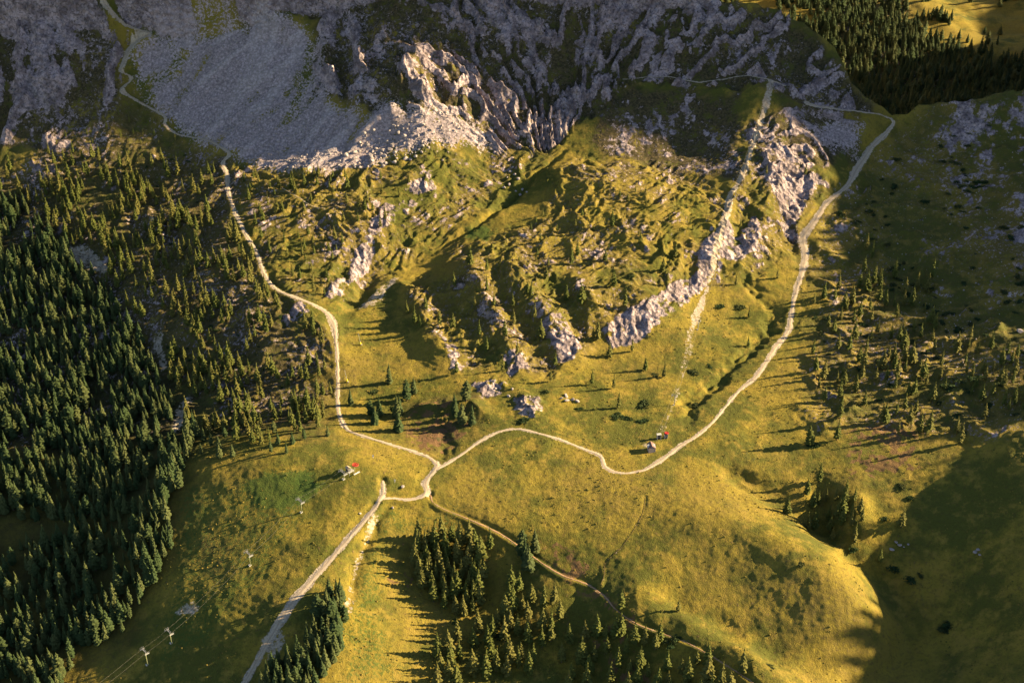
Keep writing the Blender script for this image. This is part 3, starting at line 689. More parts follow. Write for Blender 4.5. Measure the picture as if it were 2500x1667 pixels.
def trunk_mesh(name, r0, h, seed):
    r = random.Random(seed); V, F = [], []
    K = 7
    for j, (z, q) in enumerate([(-0.06, 1.5), (0.0, 1.25), (0.06, 1.0), (h * 0.6, 0.7), (h, 0.16)]):
        for k in range(K):
            a = 6.283 * k / K; rr = r0 * q * r.uniform(0.9, 1.1)
            V.append((math.cos(a) * rr, math.sin(a) * rr, z))
    for j in range(4):
        for k in range(K): F.append((j * K + k, j * K + (k + 1) % K, (j + 1) * K + (k + 1) % K, (j + 1) * K + k))
    return mesh_from(V, F, name, M_BARK, True)
def shrub_mesh(name, seed):
    r = random.Random(seed); V, F = [], []
    lobes = [(r.uniform(-.35, .35), r.uniform(-.3, .3), r.uniform(.25, .5)) for _ in range(7)]
    for i in range(260):
        lx, ly, lr = r.choice(lobes)
        a = r.uniform(0, 6.283); e = math.asin(r.uniform(-0.1, 1)); q = lr * r.uniform(0.7, 1.05)
        c = Vector((lx + q * math.cos(a) * math.cos(e), ly + q * math.sin(a) * math.cos(e), 0.02 + 0.85 * q * math.sin(e)))
        s = r.uniform(0.07, 0.15); b = len(V)
        d1 = Vector((r.gauss(0, 1), r.gauss(0, 1), r.gauss(0, .6))).normalized(); d2 = d1.cross(Vector((r.gauss(0, 1), r.gauss(0, 1), r.gauss(0, 1)))).normalized()
        V += [c - d1 * s, c + d2 * s * .7, c + d1 * s, c - d2 * s * .7]
        F += [(b, b + 1, b + 2), (b, b + 2, b + 3)]
    return mesh_from(V, F, name, M_SHRUB)
SP = [(crown_mesh('spruce_crown', 10 + i, M_SPRUCE, 19, 8, [0.20, 0.185, 0.215, 0.17][i], 0.35, 0.07, lambda t: (1 - t) ** 0.82 * (0.75 + 0.25 * min(1, t * 6)), 0.34, 0.06), trunk_mesh('spruce_trunk', 0.017, 0.8, i)) for i in range(4)]
LA = [(crown_mesh('larch_crown', 30 + i, M_LARCH, 17, 7, [0.19, 0.165, 0.21, 0.18][i], 0.15, 0.10, lambda t: (1 - t) ** 0.9 * (0.6 + 0.4 * min(1, t * 4)), 0.30, 0.18), trunk_mesh('larch_trunk', 0.016, 0.85, 9 + i)) for i in range(4)]
SP += [(crown_mesh('pine_crown', 70 + i, M_SPRUCE, 13, 8, [0.25, 0.15][i], 0.10, 0.12, lambda t: (1 - t) ** 0.55 * (0.55 + 0.45 * min(1, t * 3)), 0.42, 0.15), trunk_mesh('pine_trunk', 0.02, 0.8, 20 + i)) for i in range(2)]
SH = [shrub_mesh('dwarf_pine', 50 + i) for i in range(3)]

rnd = random.Random(7)
def inside(P, x, y):
    c = np.zeros(x.shape, bool)
    for i in range(len(P)):
        x0, y0 = P[i]; x1, y1 = P[(i + 1) % len(P)]
        c ^= ((y0 > y) != (y1 > y)) & (x < (x1 - x0) * (y - y0) / (y1 - y0 + 1e-12) + x0)
    return c
road_pts = np.vstack([ln for _, _, ln, _ in road_lines])
RG = {}
for p in road_pts:
    for ddx in (-1, 0, 1):
        for ddy in (-1, 0, 1): RG.setdefault((int(p[0] // 4) + ddx, int(p[1] // 4) + ddy), []).append(p)
def off_road(x, y, pad=1.2):
    return all(math.hypot(p[0] - x, p[1] - y) > p[2] * 0.5 + pad for p in RG.get((int(x // 4), int(y // 4)), ()))
occ = {}
def free(x, y, d):
    g = 6.0; i, j = int(x // g), int(y // g)
    for a in (-1, 0, 1):
        for b in (-1, 0, 1):
            for q in occ.get((i + a, j + b), ()):
                if (q[0] - x) ** 2 + (q[1] - y) ** 2 < d * d: return False
    return True
def take(x, y): occ.setdefault((int(x // 6.0), int(y // 6.0)), []).append((x, y))
def scatter(P, n, dmin, clump=0.0, wl=20, seed=1, tries=14):
    P = np.array(P); rs = np.random.RandomState(seed)
    m = n * tries
    x = rs.uniform(P[:, 0].min(), P[:, 0].max(), m); y = rs.uniform(P[:, 1].min(), P[:, 1].max(), m)
    ok = inside(P, x, y)
    dens = fbm(x, y, wl, 2, 400 + seed)
    ok &= rs.rand(m) < np.clip(1 - clump + clump * (dens * 2.2 + 0.35), 0, 1)
    out = []
    ok &= gsample(dirt, x, y) < 0.25
    for a, b in zip(x[ok], y[ok]):
        if len(out) >= n: break
        if free(a, b, dmin) and off_road(a, b): take(a, b); out.append((a, b))
    return out
larch, spruce, shrub = [], [], []            # (x, y, height, zone)
def at_px(lst, dest, zone, h0, h1):
    for u, v in lst:
        x, y = ground(u, v, Z)
        take(x, y); dest.append((x, y, rnd.uniform(h0, h1) * 1.2, zone))
# trees one can pick out singly
at_px([(1043,656),(935,720),(953,743),(965,753),(978,713),(1040,753),(1090,708),(1228,730),(1212,673),(1220,680),(1178,703),(1135,703),(1118,667),(1080,610),(1118,620),(1325,586),(1312,606),(1335,697),(1522,626),(1533,656),(1372,780),(1362,777),(1243,777),(1118,807),(1188,813),(1155,850),(1048,857),(1408,657),(1275,840),(1435,703),(1160,770),(1100,770),(1010,745),(1255,640),(1390,600),(1470,560),(1405,520),(1550,590),(1180,745),(1300,690)], larch, 'knoll', 5.5, 9)
at_px([(1452,807),(1482,850),(1525,867),(1400,820),(1265,877),(1360,883),(1410,893),(1420,937)], larch, 'cliffmeadow', 5.5, 7.5)
at_px([(895,880),(951,903),(935,920),(1046,960),(1044,942),(1071,920),(851,953),(861,973),(868,960),(873,956),(915,990),(918,950),(912,957),(806,930),(1061,970),(1085,975)], spruce, 'creek', 6, 9.5)
at_px([(2002,593),(1990,573),(2054,637),(1990,670),(2019,690),(2005,653),(2020,647),(2105,663),(2130,670),(2139,640),(2095,703),(2075,700),(2034,703),(1939,710),(1945,713),(1974,730),(1902,753),(1915,763),(1925,800),(1962,780),(1999,783),(2045,777),(2065,783),(2075,803),(2097,763),(2147,757),(2137,743),(2094,833),(2075,833),(2195,810),(2144,810),(1867,813),(1873,850),(1892,873),(1984,843),(2010,877),(2035,873),(1979,870),(1893,920),(1938,887),(1965,900),(1984,930),(2085,907),(2098,907),(2077,943),(2142,920),(2132,993),(2025,970),(2032,970),(1922,1010),(1858,1020),(1930,735),(1955,700),(2120,870),(2060,870)], larch, 'rightslope', 6, 9.5)
at_px([(2205,1017),(2195,995),(2305,887),(2280,907),(2330,860),(2260,960),(2240,890),(2330,930)], larch, 'rightshade', 6, 9)
at_px([(1718,797),(1720,730),(1785,640),(1700,520),(1760,400),(1850,400),(1690,655)], larch, 'liftslope', 4.5, 7)
at_px([(986,1246),(1021,1276),(1015,1236),(1038,1243),(1030,1280),(1025,1300),(1020,1340),(1031,1323),(1051,1293),(956,1300),(981,1300),(970,1350),(993,1353),(998,1366),(1091,1263),(1125,1260),(1098,1310),(1111,1326),(1078,1353),(1100,1370),(1091,1340),(1048,1410),(1041,1376),(1071,1393),(1175,1350),(1178,1403),(1162,1423),(1250,1396),(1265,1446),(1245,1446),(1245,1486),(1031,1506),(1030,1568),(1172,1526),(1191,1533),(1225,1523),(1086,1550),(1118,1556),(1006,1580),(1048,1576),(1335,1523),(1348,1580),(1403,1566),(1415,1463),(1427,1460),(1427,1396),(1505,1490),(1515,1473),(1480,1480),(1580,1566),(1623,1566),(1702,1546),(1000,1260),(1010,1310),(1105,1345),(1085,1330),(1060,1330),(1470,1530),(1530,1540),(1290,1520),(960,1270)], larch, 'hollow', 7.5, 11.5)
at_px([(1198,1276),(1213,1306),(1228,1266),(1205,1290)], spruce, 'pathclump', 7.5, 11)
at_px([(1558,1403)], larch, 'lonehill', 5, 5.6)
at_px([(1897,1150),(1873,1203),(1935,1180),(1925,1190),(1807,1180),(1962,1246),(1964,1232),(2070,1210),(2020,1290),(1882,1106),(1940,1160)], larch, 'ravine', 5.5, 8.5)
# trees in numbers
def gp(poly): return gline(poly, ZB)
FOREST = gp([(-260,450),(30,440),(150,560),(240,660),(320,770),(380,900),(455,1000),(425,1060),(410,1180),(385,1290),(340,1370),(300,1440),(180,1500),(135,1600),(-260,1640)])
CLEAR = gp([(-260,1190),(60,1195),(165,1205),(150,1240),(60,1250),(-260,1260)])
for x, y in scatter(FOREST, 1900, 2.4, 0.4, 26, 3, 10):
    if inside(CLEAR, np.array([x]), np.array([y]))[0]: continue
    spruce.append((x, y, min(13, max(3.8, rnd.gauss(8.6, 2.3))), 'forest'))
for x, y in scatter(gp([(-100,350),(150,345),(330,350),(520,380),(560,520),(600,640),(640,690),(740,760),(765,900),(760,980),(600,1030),(470,1010),(390,890),(330,760),(160,560),(0,440)]), 420, 2.9, 0.75, 22, 5):
    larch.append((x, y, rnd.uniform(6.0, 11.0), 'leftslope'))
for x, y in scatter(gp([(540,400),(780,400),(960,400),(860,540),(800,620),(760,680),(660,660),(600,560)]), 75, 3.2, 0.7, 16, 6):
    larch.append((x, y, rnd.uniform(4.5, 8), 'uppershelf'))
for x, y in scatter(gp([(450,1010),(760,990),(740,1040),(560,1050),(430,1060)]), 14, 5, 0.5, 16, 8):
    spruce.append((x, y, rnd.uniform(5.0, 7.5), 'leftcrest'))
for x, y in scatter(gp([(1280,420),(1600,440),(1640,560),(1500,640),(1330,620),(1150,620)]), 26, 5, 0.4, 16, 9):
    larch.append((x, y, rnd.uniform(3.0, 5.5), 'knoll'))
for x, y in scatter(gp([(770,1350),(800,1390),(790,1470),(770,1530),(720,1600),(600,1600),(620,1550),(690,1490),(720,1420)]), 62, 2.2, 0.1, 10, 10, 30):
    spruce.append((x, y, rnd.uniform(7, 12), 'trackside'))
for x, y in scatter(gp([(1300,1460),(1450,1450),(1640,1530),(1700,1600),(1280,1600)]), 34, 3.5, 0.3, 14, 11):
    larch.append((x, y, rnd.uniform(7, 11.5), 'hollow'))
for x, y in scatter(gp([(80,330),(480,320),(430,300),(330,230),(200,290)]), 25, 5, 0.4, 18, 12):
    larch.append((x, y, rnd.uniform(3, 5.5), 'scarefoot'))
for x, y in scatter(gp([(950,1230),(1060,1230),(1120,1300),(1110,1390),(1060,1420),(990,1380),(950,1320)]), 34, 2.6, 0.2, 12, 16):
    larch.append((x, y, rnd.uniform(8, 13), 'hollow'))
for x, y in scatter(gp([(1160,1340),(1280,1380),(1300,1470),(1230,1568),(1150,1568),(1010,1600),(990,1480),(1120,1440)]), 30, 3.2, 0.3, 14, 17):
    larch.append((x, y, rnd.uniform(8, 13), 'hollow'))
for x, y in scatter(gp([(1880,620),(2150,620),(2180,950),(2130,1010),(1870,1010),(1860,760)]), 46, 3.5, 0.4, 16, 18):
    larch.append((x, y, rnd.uniform(5.5, 10), 'rightslope'))
for x, y in scatter(gp([(2200,780),(2352,760),(2400,960),(2230,940)]), 26, 3.5, 0.4, 16, 19):
    larch.append((x, y, rnd.uniform(5.5, 10), 'rightshade'))
for x, y in scatter(gp([(1850,1130),(1960,1120),(1990,1250),(1930,1240),(1840,1190)]), 16, 3.0, 0.2, 16, 20):
    larch.append((x, y, rnd.uniform(6, 9), 'ravine'))
# beyond the ridge
far = []
rs = np.random.RandomState(21)
x = rs.uniform(60, 620, 45000); y = rs.uniform(900, 1480, 45000)
dfar = fbm(x, y, 120, 3, 431) + 0.35 * fbm(x, y, 30, 2, 436)
edge = 1255 - 0.75 * (x - 290) + 45 * fbm(x, y, 90, 2, 441)
open_ = sstep(edge - 15, edge + 15, y) * (1 - sstep(0.02, 0.2, dfar + sstep(470, 530, x - 0.15 * (y - 1200)) * 0.8))
keep = rs.rand(45000) > open_ * 0.985
for a, b in zip(x[keep], y[keep]):
    if len(far) > 8000: break
    if free(a, b, 3.1): take(a, b); far.append((a, b, rnd.uniform(7, 13.5), 'far'))
# wood along the crest out of frame on the right, whose shade falls in spikes across the meadow
crest = []
for k in range(60):
    b0 = rnd.uniform(300, 660); a0 = 420 + rnd.uniform(-40, 40)
    for q in range(rnd.randint(1, 5)): crest.append((a0 + rnd.gauss(0, 9), b0 + rnd.gauss(0, 4.5), rnd.uniform(4, 15), 'crest'))
# dwarf pines
at_px([(1412,957),(1435,960),(1475,968),(1480,930),(1205,965),(1252,900),(1450,633),(1650,703),(1698,706),(1593,853),(1627,840),(1598,933),(1505,860),(1868,1020),(2092,1143),(2072,1116),(2035,1190),(2179,1437),(2172,1445),(1768,1530),(1842,1295),(2115,1320),(1960,1262),(2092,1330),(1048,1424),(1535,1470),(1545,1480),(1555,1465),(860,900),(1150,1460),(905,940),(1330,940),(2050,1305)], shrub, 'meadow', 1.6, 3.2)
for x, y in scatter(gp([(1900,520),(2080,330),(2352,260),(2400,960),(2200,1000),(2150,850),(1950,600)]), 110, 1.6, 0.95, 30, 13):
    shrub.append((x, y, rnd.uniform(1.5, 3.4), 'shade'))
for x, y in scatter(gp([(1900,640),(2150,640),(2180,950),(1870,1000),(1870,700)]), 40, 3.0, 0.45, 16, 14):
    shrub.append((x, y, rnd.uniform(1.2, 2.6), 'rightslope'))
for x, y in scatter(gp([(30,340),(500,340),(560,520),(740,760),(740,980),(480,990),(200,560)]), 70, 2.6, 0.5, 20, 15):
    shrub.append((x, y, rnd.uniform(1.0, 2.2), 'left'))

def zat(x, y): return float(gsample(Z, x, y))
def app(t):                                   # apparent size
    x, y, h, z = t
    d = depth_at(y, zat(x, y)); inn = abs(x) / d < 0.37 and y > 318
    return h / d if inn else 0
LAB = {'knoll': ('slender green larch on the rocky finger ridges between the two gravel roads', 'larches on the rocky knoll'),
 'cliffmeadow': ('lone larch with a long shadow on the open meadow below the pale cliff', 'larches on the meadow below the cliff'),
 'creek': ('dark conifer in the shaded hollow between the red gully and the winding road', 'conifers in the hollow by the gully'),
 'rightslope': ('sunlit larch on the terraced slope to the right of the long gravel road', 'larches on the terraced slope beside the road'),
 'rightshade': ('larch standing in the deep shade at the right edge of the picture', 'larches in the shade at the right edge'),
 'liftslope': ('small larch on the steep rocky slope beside the bare lift strip', 'larches beside the lift strip'),
 'hollow': ('larch in the shaded hollow below the red earth footpath', 'larches in the hollow below the footpath'),
 'pathclump': ('large dark conifer of the clump standing right on the red earth footpath', 'conifers on the footpath'),
 'lonehill': ('single small larch alone on the green hillside right of the footpath', None),
 'ravine': ('larch in the wooded ravine behind the smooth green hill', 'larches in the ravine'),
 'forest': ('dark green spruce in the dense forest on the lower left slope', 'spruces of the dense forest'),
 'leftslope': ('larch scattered on the rocky slope left of the winding gravel road', 'larches scattered left of the winding road'),
 'uppershelf': ('small larch on the rocky shelf right of the winding road below the scree', 'larches on the shelf below the scree'),
 'leftcrest': ('small conifer on the grassy crest between the dense forest and the lift station', 'conifers on the grassy crest'),
 'trackside': ('dark spruce in the grove beside the gravel track at the bottom edge', 'spruces of the grove by the track'),
 'scarefoot': ('small dark larch on the shaded ground below the left rock wall', 'larches below the left rock wall')}
to_label = []
def place_tree(kind, t, variants, mats):
    x, y, h, zone = t
    i = rnd.randrange(len(variants)); cr, tk = variants[i]
    e = empty(kind, (x, y, zat(x, y) - 0.05), rnd.uniform(0, 6.28))
    w = h * (rnd.uniform(0.85, 1.25) if kind == 'spruce_tree' else rnd.uniform(1.05, 1.5))
    for nm, me in (('trunk', tk), ('crown', cr)):
        o = link(bpy.data.objects.new(nm, me), e)
        o.scale = (w, w, h)
    tag(e, None, 'tree', LAB[zone][1] or 'single trees on the meadows')
    to_label.append((e, kind.split('_')[0], x, y, h))
    return e
def split(lst, cap):
    s = sorted(lst, key=app, reverse=True)
    vis = [t for t in s if app(t) > 0]
    return vis[:cap], vis[cap:] + [t for t in s if app(t) == 0]
sp_in, sp_rest = split(spruce, 300)
pri = {'knoll': 3, 'cliffmeadow': 5, 'rightslope': 2, 'lonehill': 9, 'ravine': 3, 'liftslope': 2, 'hollow': 2, 'rightshade': 2}
la_s = sorted([t for t in larch if app(t) > 0], key=app, reverse=True)
la_in = la_s[:300]; la_rest = la_s[300:] + [t for t in larch if app(t) == 0]
for t in sp_in: place_tree('spruce_tree', t, SP, None)
for t in la_in: place_tree('larch_tree', t, LA, None)
SHL = {'meadow': ('dark rounded dwarf pine bush on the open sunlit meadow', 'dwarf pine bushes on the meadows'), 'shade': ('dark dwarf pine bush on the shaded slope at the right edge', 'dwarf pine bushes on the shaded slope'),
       'rightslope': ('low dwarf pine bush among the larches right of the long gravel road', 'dwarf pine bushes among the larches'), 'left': ('low dwarf pine bush on the rocky slope left of the winding road', 'dwarf pine bushes left of the winding road')}
for x, y, h, zone in shrub:
    o = link(bpy.data.objects.new('dwarf_pine_shrub', SH[rnd.randrange(3)]))
    o.location = (x, y, zat(x, y) - 0.1); o.rotation_euler = (0, 0, rnd.uniform(0, 6.28)); o.scale = (h * rnd.uniform(1, 1.7), h * rnd.uniform(.8, 1.2), h * rnd.uniform(.42, .7))
    tag(o, None, 'shrub', SHL[zone][1])
    to_label.append((o, 'dwarf pine bush', x, y, h))

def mass(name, label, cat, trees, crowns, fat=1.0):
    n = len(trees)
    me = bpy.data.meshes.new(name)
    me.vertices.add(n)
    me.vertices.foreach_set('co', np.array([(t[0], t[1], zat(t[0], t[1]) - 0.1) for t in trees], f32).ravel())
    h = np.array([t[2] for t in trees], f32); rs = np.random.RandomState(5)
    w = h * rs.uniform(0.85, 1.25, n) * fat
    me.attributes.new('size', 'FLOAT_VECTOR', 'POINT').data.foreach_set('vector', np.stack([w, w, h], -1).astype(f32).ravel())
    me.attributes.new('turn', 'FLOAT_VECTOR', 'POINT').data.foreach_set('vector', np.stack([np.zeros(n), np.zeros(n), rs.uniform(0, 6.28, n)], -1).astype(f32).ravel())
    o = link(bpy.data.objects.new(name, me))
    ng = bpy.data.node_groups.new(name, 'GeometryNodeTree')
    ng.interface.new_socket('Geometry', in_out='INPUT', socket_type='NodeSocketGeometry')
    ng.interface.new_socket('Geometry', in_out='OUTPUT', socket_type='NodeSocketGeometry')
    N, L = ng.nodes, ng.links
    gi, go = N.new('NodeGroupInput'), N.new('NodeGroupOutput')
    jn = N.new('GeometryNodeGeometryToInstance')
    for c in crowns:
        oi = N.new('GeometryNodeObjectInfo'); oi.inputs['Object'].default_value = c; oi.inputs['As Instance'].default_value = False
        L.new(oi.outputs['Geometry'], jn.inputs[0])
    ip = N.new('GeometryNodeInstanceOnPoints')
    ip.inputs['Pick Instance'].default_value = True
    L.new(gi.outputs[0], ip.inputs['Points']); L.new(jn.outputs[0], ip.inputs['Instance'])
    for an, sk in (('size', 'Scale'), ('turn', 'Rotation')):
        na = N.new('GeometryNodeInputNamedAttribute'); na.data_type = 'FLOAT_VECTOR'; na.inputs['Name'].default_value = an
        L.new(na.outputs['Attribute'], ip.inputs[sk])
    rv = N.new('FunctionNodeRandomValue'); rv.data_type = 'INT'
    [s for s in rv.inputs if s.name == 'Max' and s.type == 'INT'][0].default_value = len(crowns) - 1
    L.new([s for s in rv.outputs if s.type == 'INT'][0], ip.inputs['Instance Index'])
    L.new(ip.outputs[0], go.inputs[0])
    md = o.modifiers.new('trees', 'NODES'); md.node_group = ng
    tag(o, label, cat, None, 'stuff')
    return o
def crowns_of(meshes):
    out = []
    for cr, _ in meshes:
        out.append(next(o for o in bpy.data.objects if o.name.startswith('crown') and o.data == cr))
    return out
cs, cl = crowns_of(SP), crowns_of(LA)
mass('spruce_forest', 'remaining dark spruces of the dense forest on the lower left slope', 'forest', sp_rest, cs)
mass('larch_wood', 'remaining small larches scattered over the rocky slopes', 'forest', la_rest, cl)
mass('far_forest', 'dark conifer forest on the hillside beyond the ridge', 'forest', far, cs, 1.3)
mass('crest_forest', 'conifers along the shaded crest beside the valley', 'forest', crest, cs)
# ------------------------------------------------------------------ built things
M_OLIVE = plain('olive_paint', (0.22, 0.24, 0.10), 0.6, 0.15, 2.0)
M_STEEL = plain('galvanised_steel', (0.27, 0.275, 0.29), 0.5, 0.15, 5.0, 0.3)
M_PALE = plain('pale_metal', (0.46, 0.45, 0.40), 0.6, 0.1, 3.0)
M_DARK = plain('dark_metal', (0.035, 0.035, 0.04), 0.5, 0.2, 3.0)
M_CONC = plain('concrete', (0.50, 0.48, 0.44), 0.9, 0.2, 3.0)
M_RED = plain('red_paint', (0.48, 0.04, 0.035), 0.5, 0.15, 2.0)
M_YEL = plain('yellow_padding', (0.80, 0.56, 0.03), 0.7, 0.1, 2.0)
M_CABLE = plain('cable_steel', (0.24, 0.22, 0.17), 0.6, 0.1, 1.0)
M_WOOD = plain('weathered_wood', (0.34, 0.24, 0.16), 0.85, 0.3, 2.5)
M_ROOF = plain('brown_roof', (0.20, 0.125, 0.105), 0.7, 0.25, 2.0)
M_WHITE = plain('white_paint', (0.62, 0.59, 0.55), 0.7, 0.08, 2.0)
M_GLASS = plain('dark_glass', (0.09, 0.10, 0.13), 0.15, 0.1, 2.0)
M_TAN = plain('tan_roof', (0.46, 0.34, 0.22), 0.75, 0.2, 2.0)
def mk_boulder():
    m = NT('limestone_boulder'); n1 = m.noise(2.2, 5, 0.7); n2 = m.noise(0.6, 3)
    c = m.mix(m.ramp(n1, 0.3, 0.7), C4(0.22, 0.19, 0.175), C4(0.46, 0.40, 0.365))
    m.color(m.mix(m.math('MULTIPLY', m.ramp(n2, 0.5, 0.7), 0.5), c, C4(0.22, 0.20, 0.18))); m.bump(n1, 0.8, 0.2)
    return m.mat
M_BOULDER = mk_boulder()
class B:
    def __init__(s): s.v, s.f = [], []
    def box(s, c, d, rz=0.0):
        b = len(s.v); ca, sa = math.cos(rz), math.sin(rz)
        for x in (-.5, .5):
            for y in (-.5, .5):
                for z in (-.5, .5):
                    px, py = x * d[0], y * d[1]
                    s.v.append((c[0] + px * ca - py * sa, c[1] + px * sa + py * ca, c[2] + z * d[2]))
        s.f += [tuple(b + k for k in q) for q in ((0, 1, 3, 2), (4, 6, 7, 5), (0, 4, 5, 1), (2, 3, 7, 6), (0, 2, 6, 4), (1, 5, 7, 3))]
        return s
    def tube(s, a, b_, r0, r1=None, n=8, cap=True):
        a, b_ = Vector(a), Vector(b_); r1 = r0 if r1 is None else r1
        q = (b_ - a).to_track_quat('Z', 'Y'); k0 = len(s.v)
        for p, r in ((a, r0), (b_, r1)):
            for k in range(n):
                t = 6.28318 * k / n
                s.v.append(tuple(p + q @ Vector((math.cos(t) * r, math.sin(t) * r, 0))))
        for k in range(n): s.f.append((k0 + k, k0 + (k + 1) % n, k0 + n + (k + 1) % n, k0 + n + k))
        if cap:
            s.f.append(tuple(k0 + n - 1 - k for k in range(n))); s.f.append(tuple(k0 + n + k for k in range(n)))
        return s
    def ring(s, c, R, r, n=28, m=6):
        k0 = len(s.v)
        for i in range(n):
            a = 6.28318 * i / n
            for j in range(m):
                t = 6.28318 * j / m
                s.v.append((c[0] + (R + r * math.cos(t)) * math.cos(a), c[1] + (R + r * math.cos(t)) * math.sin(a), c[2] + r * math.sin(t)))
        for i in range(n):
            for j in range(m): s.f.append((k0 + i * m + j, k0 + ((i + 1) % n) * m + j, k0 + ((i + 1) % n) * m + (j + 1) % m, k0 + i * m + (j + 1) % m))
        return s
    def prism(s, pts, y0, y1):                # outline in x-z, pulled along y
        b = len(s.v); n = len(pts)
        s.v += [(p[0], y0, p[1]) for p in pts] + [(p[0], y1, p[1]) for p in pts]
        s.f += [tuple(b + k for k in range(n)), tuple(b + n + n - 1 - k for k in range(n))]
        s.f += [(b + k, b + n + k, b + n + (k + 1) % n, b + (k + 1) % n) for k in range(n)]
        return s
    def build(s, name, mat, parent=None, smooth=False):
        me = mesh_from(s.v, s.f, name, mat, smooth)
        bm = bmesh.new(); bm.from_mesh(me); bmesh.ops.recalc_face_normals(bm, faces=bm.faces); bm.to_mesh(me); bm.free()
        return link(bpy.data.objects.new(name, me), parent)

# ---- chairlift in the lower left: pylons, two ropes, top station
pyl = [ground(u, v, Z) for u, v in [(692,1176),(574,1298),(393,1476),(338,1526)]]
stn = ground(789, 1100, Z)
ldir = stn - pyl[-1]; ldir /= np.hypot(*ldir)
lrz = math.atan2(ldir[1], ldir[0])            # local +X runs up the line
ARM = 1.3
def pylon(p, H, label, group, arm=ARM, s=1.0, pole_mat=M_OLIVE, name='lift_pylon'):
    e = empty(name, (p[0], p[1], zat(*p)), lrz)
    B().box((0, 0, 0.12 * s), (1.1 * s, 1.0 * s, 0.5 * s)).build('foundation', M_CONC, e)
    B().tube((0, -0.35 * s, 0.2 * s), (0, -0.35 * s, H), 0.24 * s, 0.16 * s, 12).build('pole', pole_mat, e, True)
    B().box((0, 0, H), (0.22 * s, 2 * arm, 0.22 * s)).build('crossarm', M_STEEL, e)
    for sd in (-1, 1):
        b = B().box((0, sd * arm, H + 0.18 * s), (1.7 * s, 0.10 * s, 0.12 * s))
        w = b.build('sheave_beam', M_STEEL if sd > 0 else M_PALE, e)
        bb = B()
        for q in (-0.65, -0.22, 0.22, 0.65): bb.tube((q * s, sd * arm - 0.06 * s, H + 0.34 * s), (q * s, sd * arm + 0.06 * s, H + 0.34 * s), 0.16 * s, n=10)
        bb.build('sheaves', M_DARK, w)
        c = B().box((0, sd * (arm + 0.42 * s), H + 0.06 * s), (2.1 * s, 0.5 * s, 0.06 * s))
        cw = c.build('catwalk', M_PALE, e)
        r = B()
        for q in (-1, 0, 1): r.tube((q * s, sd * (arm + 0.66 * s), H + 0.08 * s), (q * s, sd * (arm + 0.66 * s), H + 0.95 * s), 0.035 * s, n=5)
        r.tube((-1.05 * s, sd * (arm + 0.66 * s), H + 0.95 * s), (1.05 * s, sd * (arm + 0.66 * s), H + 0.95 * s), 0.035 * s, n=5)
        r.build('railing', M_STEEL, cw)
    f = B()
    for sd in (-1, 1):
        f.tube((0, sd * arm * .8, H + .1 * s), (0, sd * arm * .55, H + 1.3 * s), 0.06 * s, n=6)
        f.tube((0, sd * arm * .55, H + 1.3 * s), (0, 0, H + .1 * s), 0.05 * s, n=6)
    f.tube((0, -arm * .95, H + 1.3 * s), (0, arm * .95, H + 1.3 * s), 0.07 * s, n=6)
    f.build('lifting_frame', M_STEEL, e)
    l = B()
    for q in (-.16, .16): l.tube((.28 * s, -.35 * s + q, .4), (.24 * s, -.35 * s + q, H - .1), .025 * s, n=4)
    for k in range(int(H / .4)): l.tube((.27 * s, -.51 * s, .6 + k * .4), (.27 * s, -.19 * s, .6 + k * .4), .02 * s, n=4)
    l.build('ladder', M_STEEL, e)
    return tag(e, label, 'pylon', group)
HP = [5.2, 5.4, 5.2, 6.4]
PL = ['olive green chairlift pylon at the lower edge of the bright green patch', 'olive green chairlift pylon alone on the brown heath slope in the middle of the line', 'shorter of the two close olive green chairlift pylons, below the bare earth patch', 'lowest and tallest olive green chairlift pylon near the bottom forest edge']
for p, h, l in zip(pyl, HP, PL): pylon(p, h, l, 'olive chairlift pylons', s=0.8)
pylon(stn, 3.0, 'short chairlift pylon joined to the station with the red wheel on the crest', 'olive chairlift pylons', s=0.85)
def rope(ps, r, name, label, cat):
    b = B()
    for i in range(len(ps) - 1):
        a, c = Vector(ps[i]), Vector(ps[i + 1]); n = 10
        L = (c - a).length; last = a
        for k in range(1, n + 1):
            t = k / n; q = a.lerp(c, t); q.z -= L * 0.035 * 4 * t * (1 - t)
            b.tube(last, q, r, n=5, cap=False); last = q
    return tag(b.build(name, M_CABLE, None, True), label, cat, 'lift ropes')
side = np.array([-ldir[1], ldir[0]])
off = pyl[-1] - ldir * 120
st2 = stn + ldir * 6.5
for sd, lb in ((1, 'upper of the two thin chairlift cables strung between the olive pylons'), (-1, 'lower of the two thin chairlift cables strung between the olive pylons')):
    ps = []
    for p, h in list(zip([off] + pyl[::-1] + [stn, st2], [7.0] + HP[::-1] + [3.0, 3.0])):
        q = p + side * sd * ARM
        zz = zat(*p) + h + 0.5 if p is not st2 else zat(*stn) + 3.4
        ps.append((q[0], q[1], zz))
    rope(ps, 0.02, 'lift_cable', lb, 'cable')
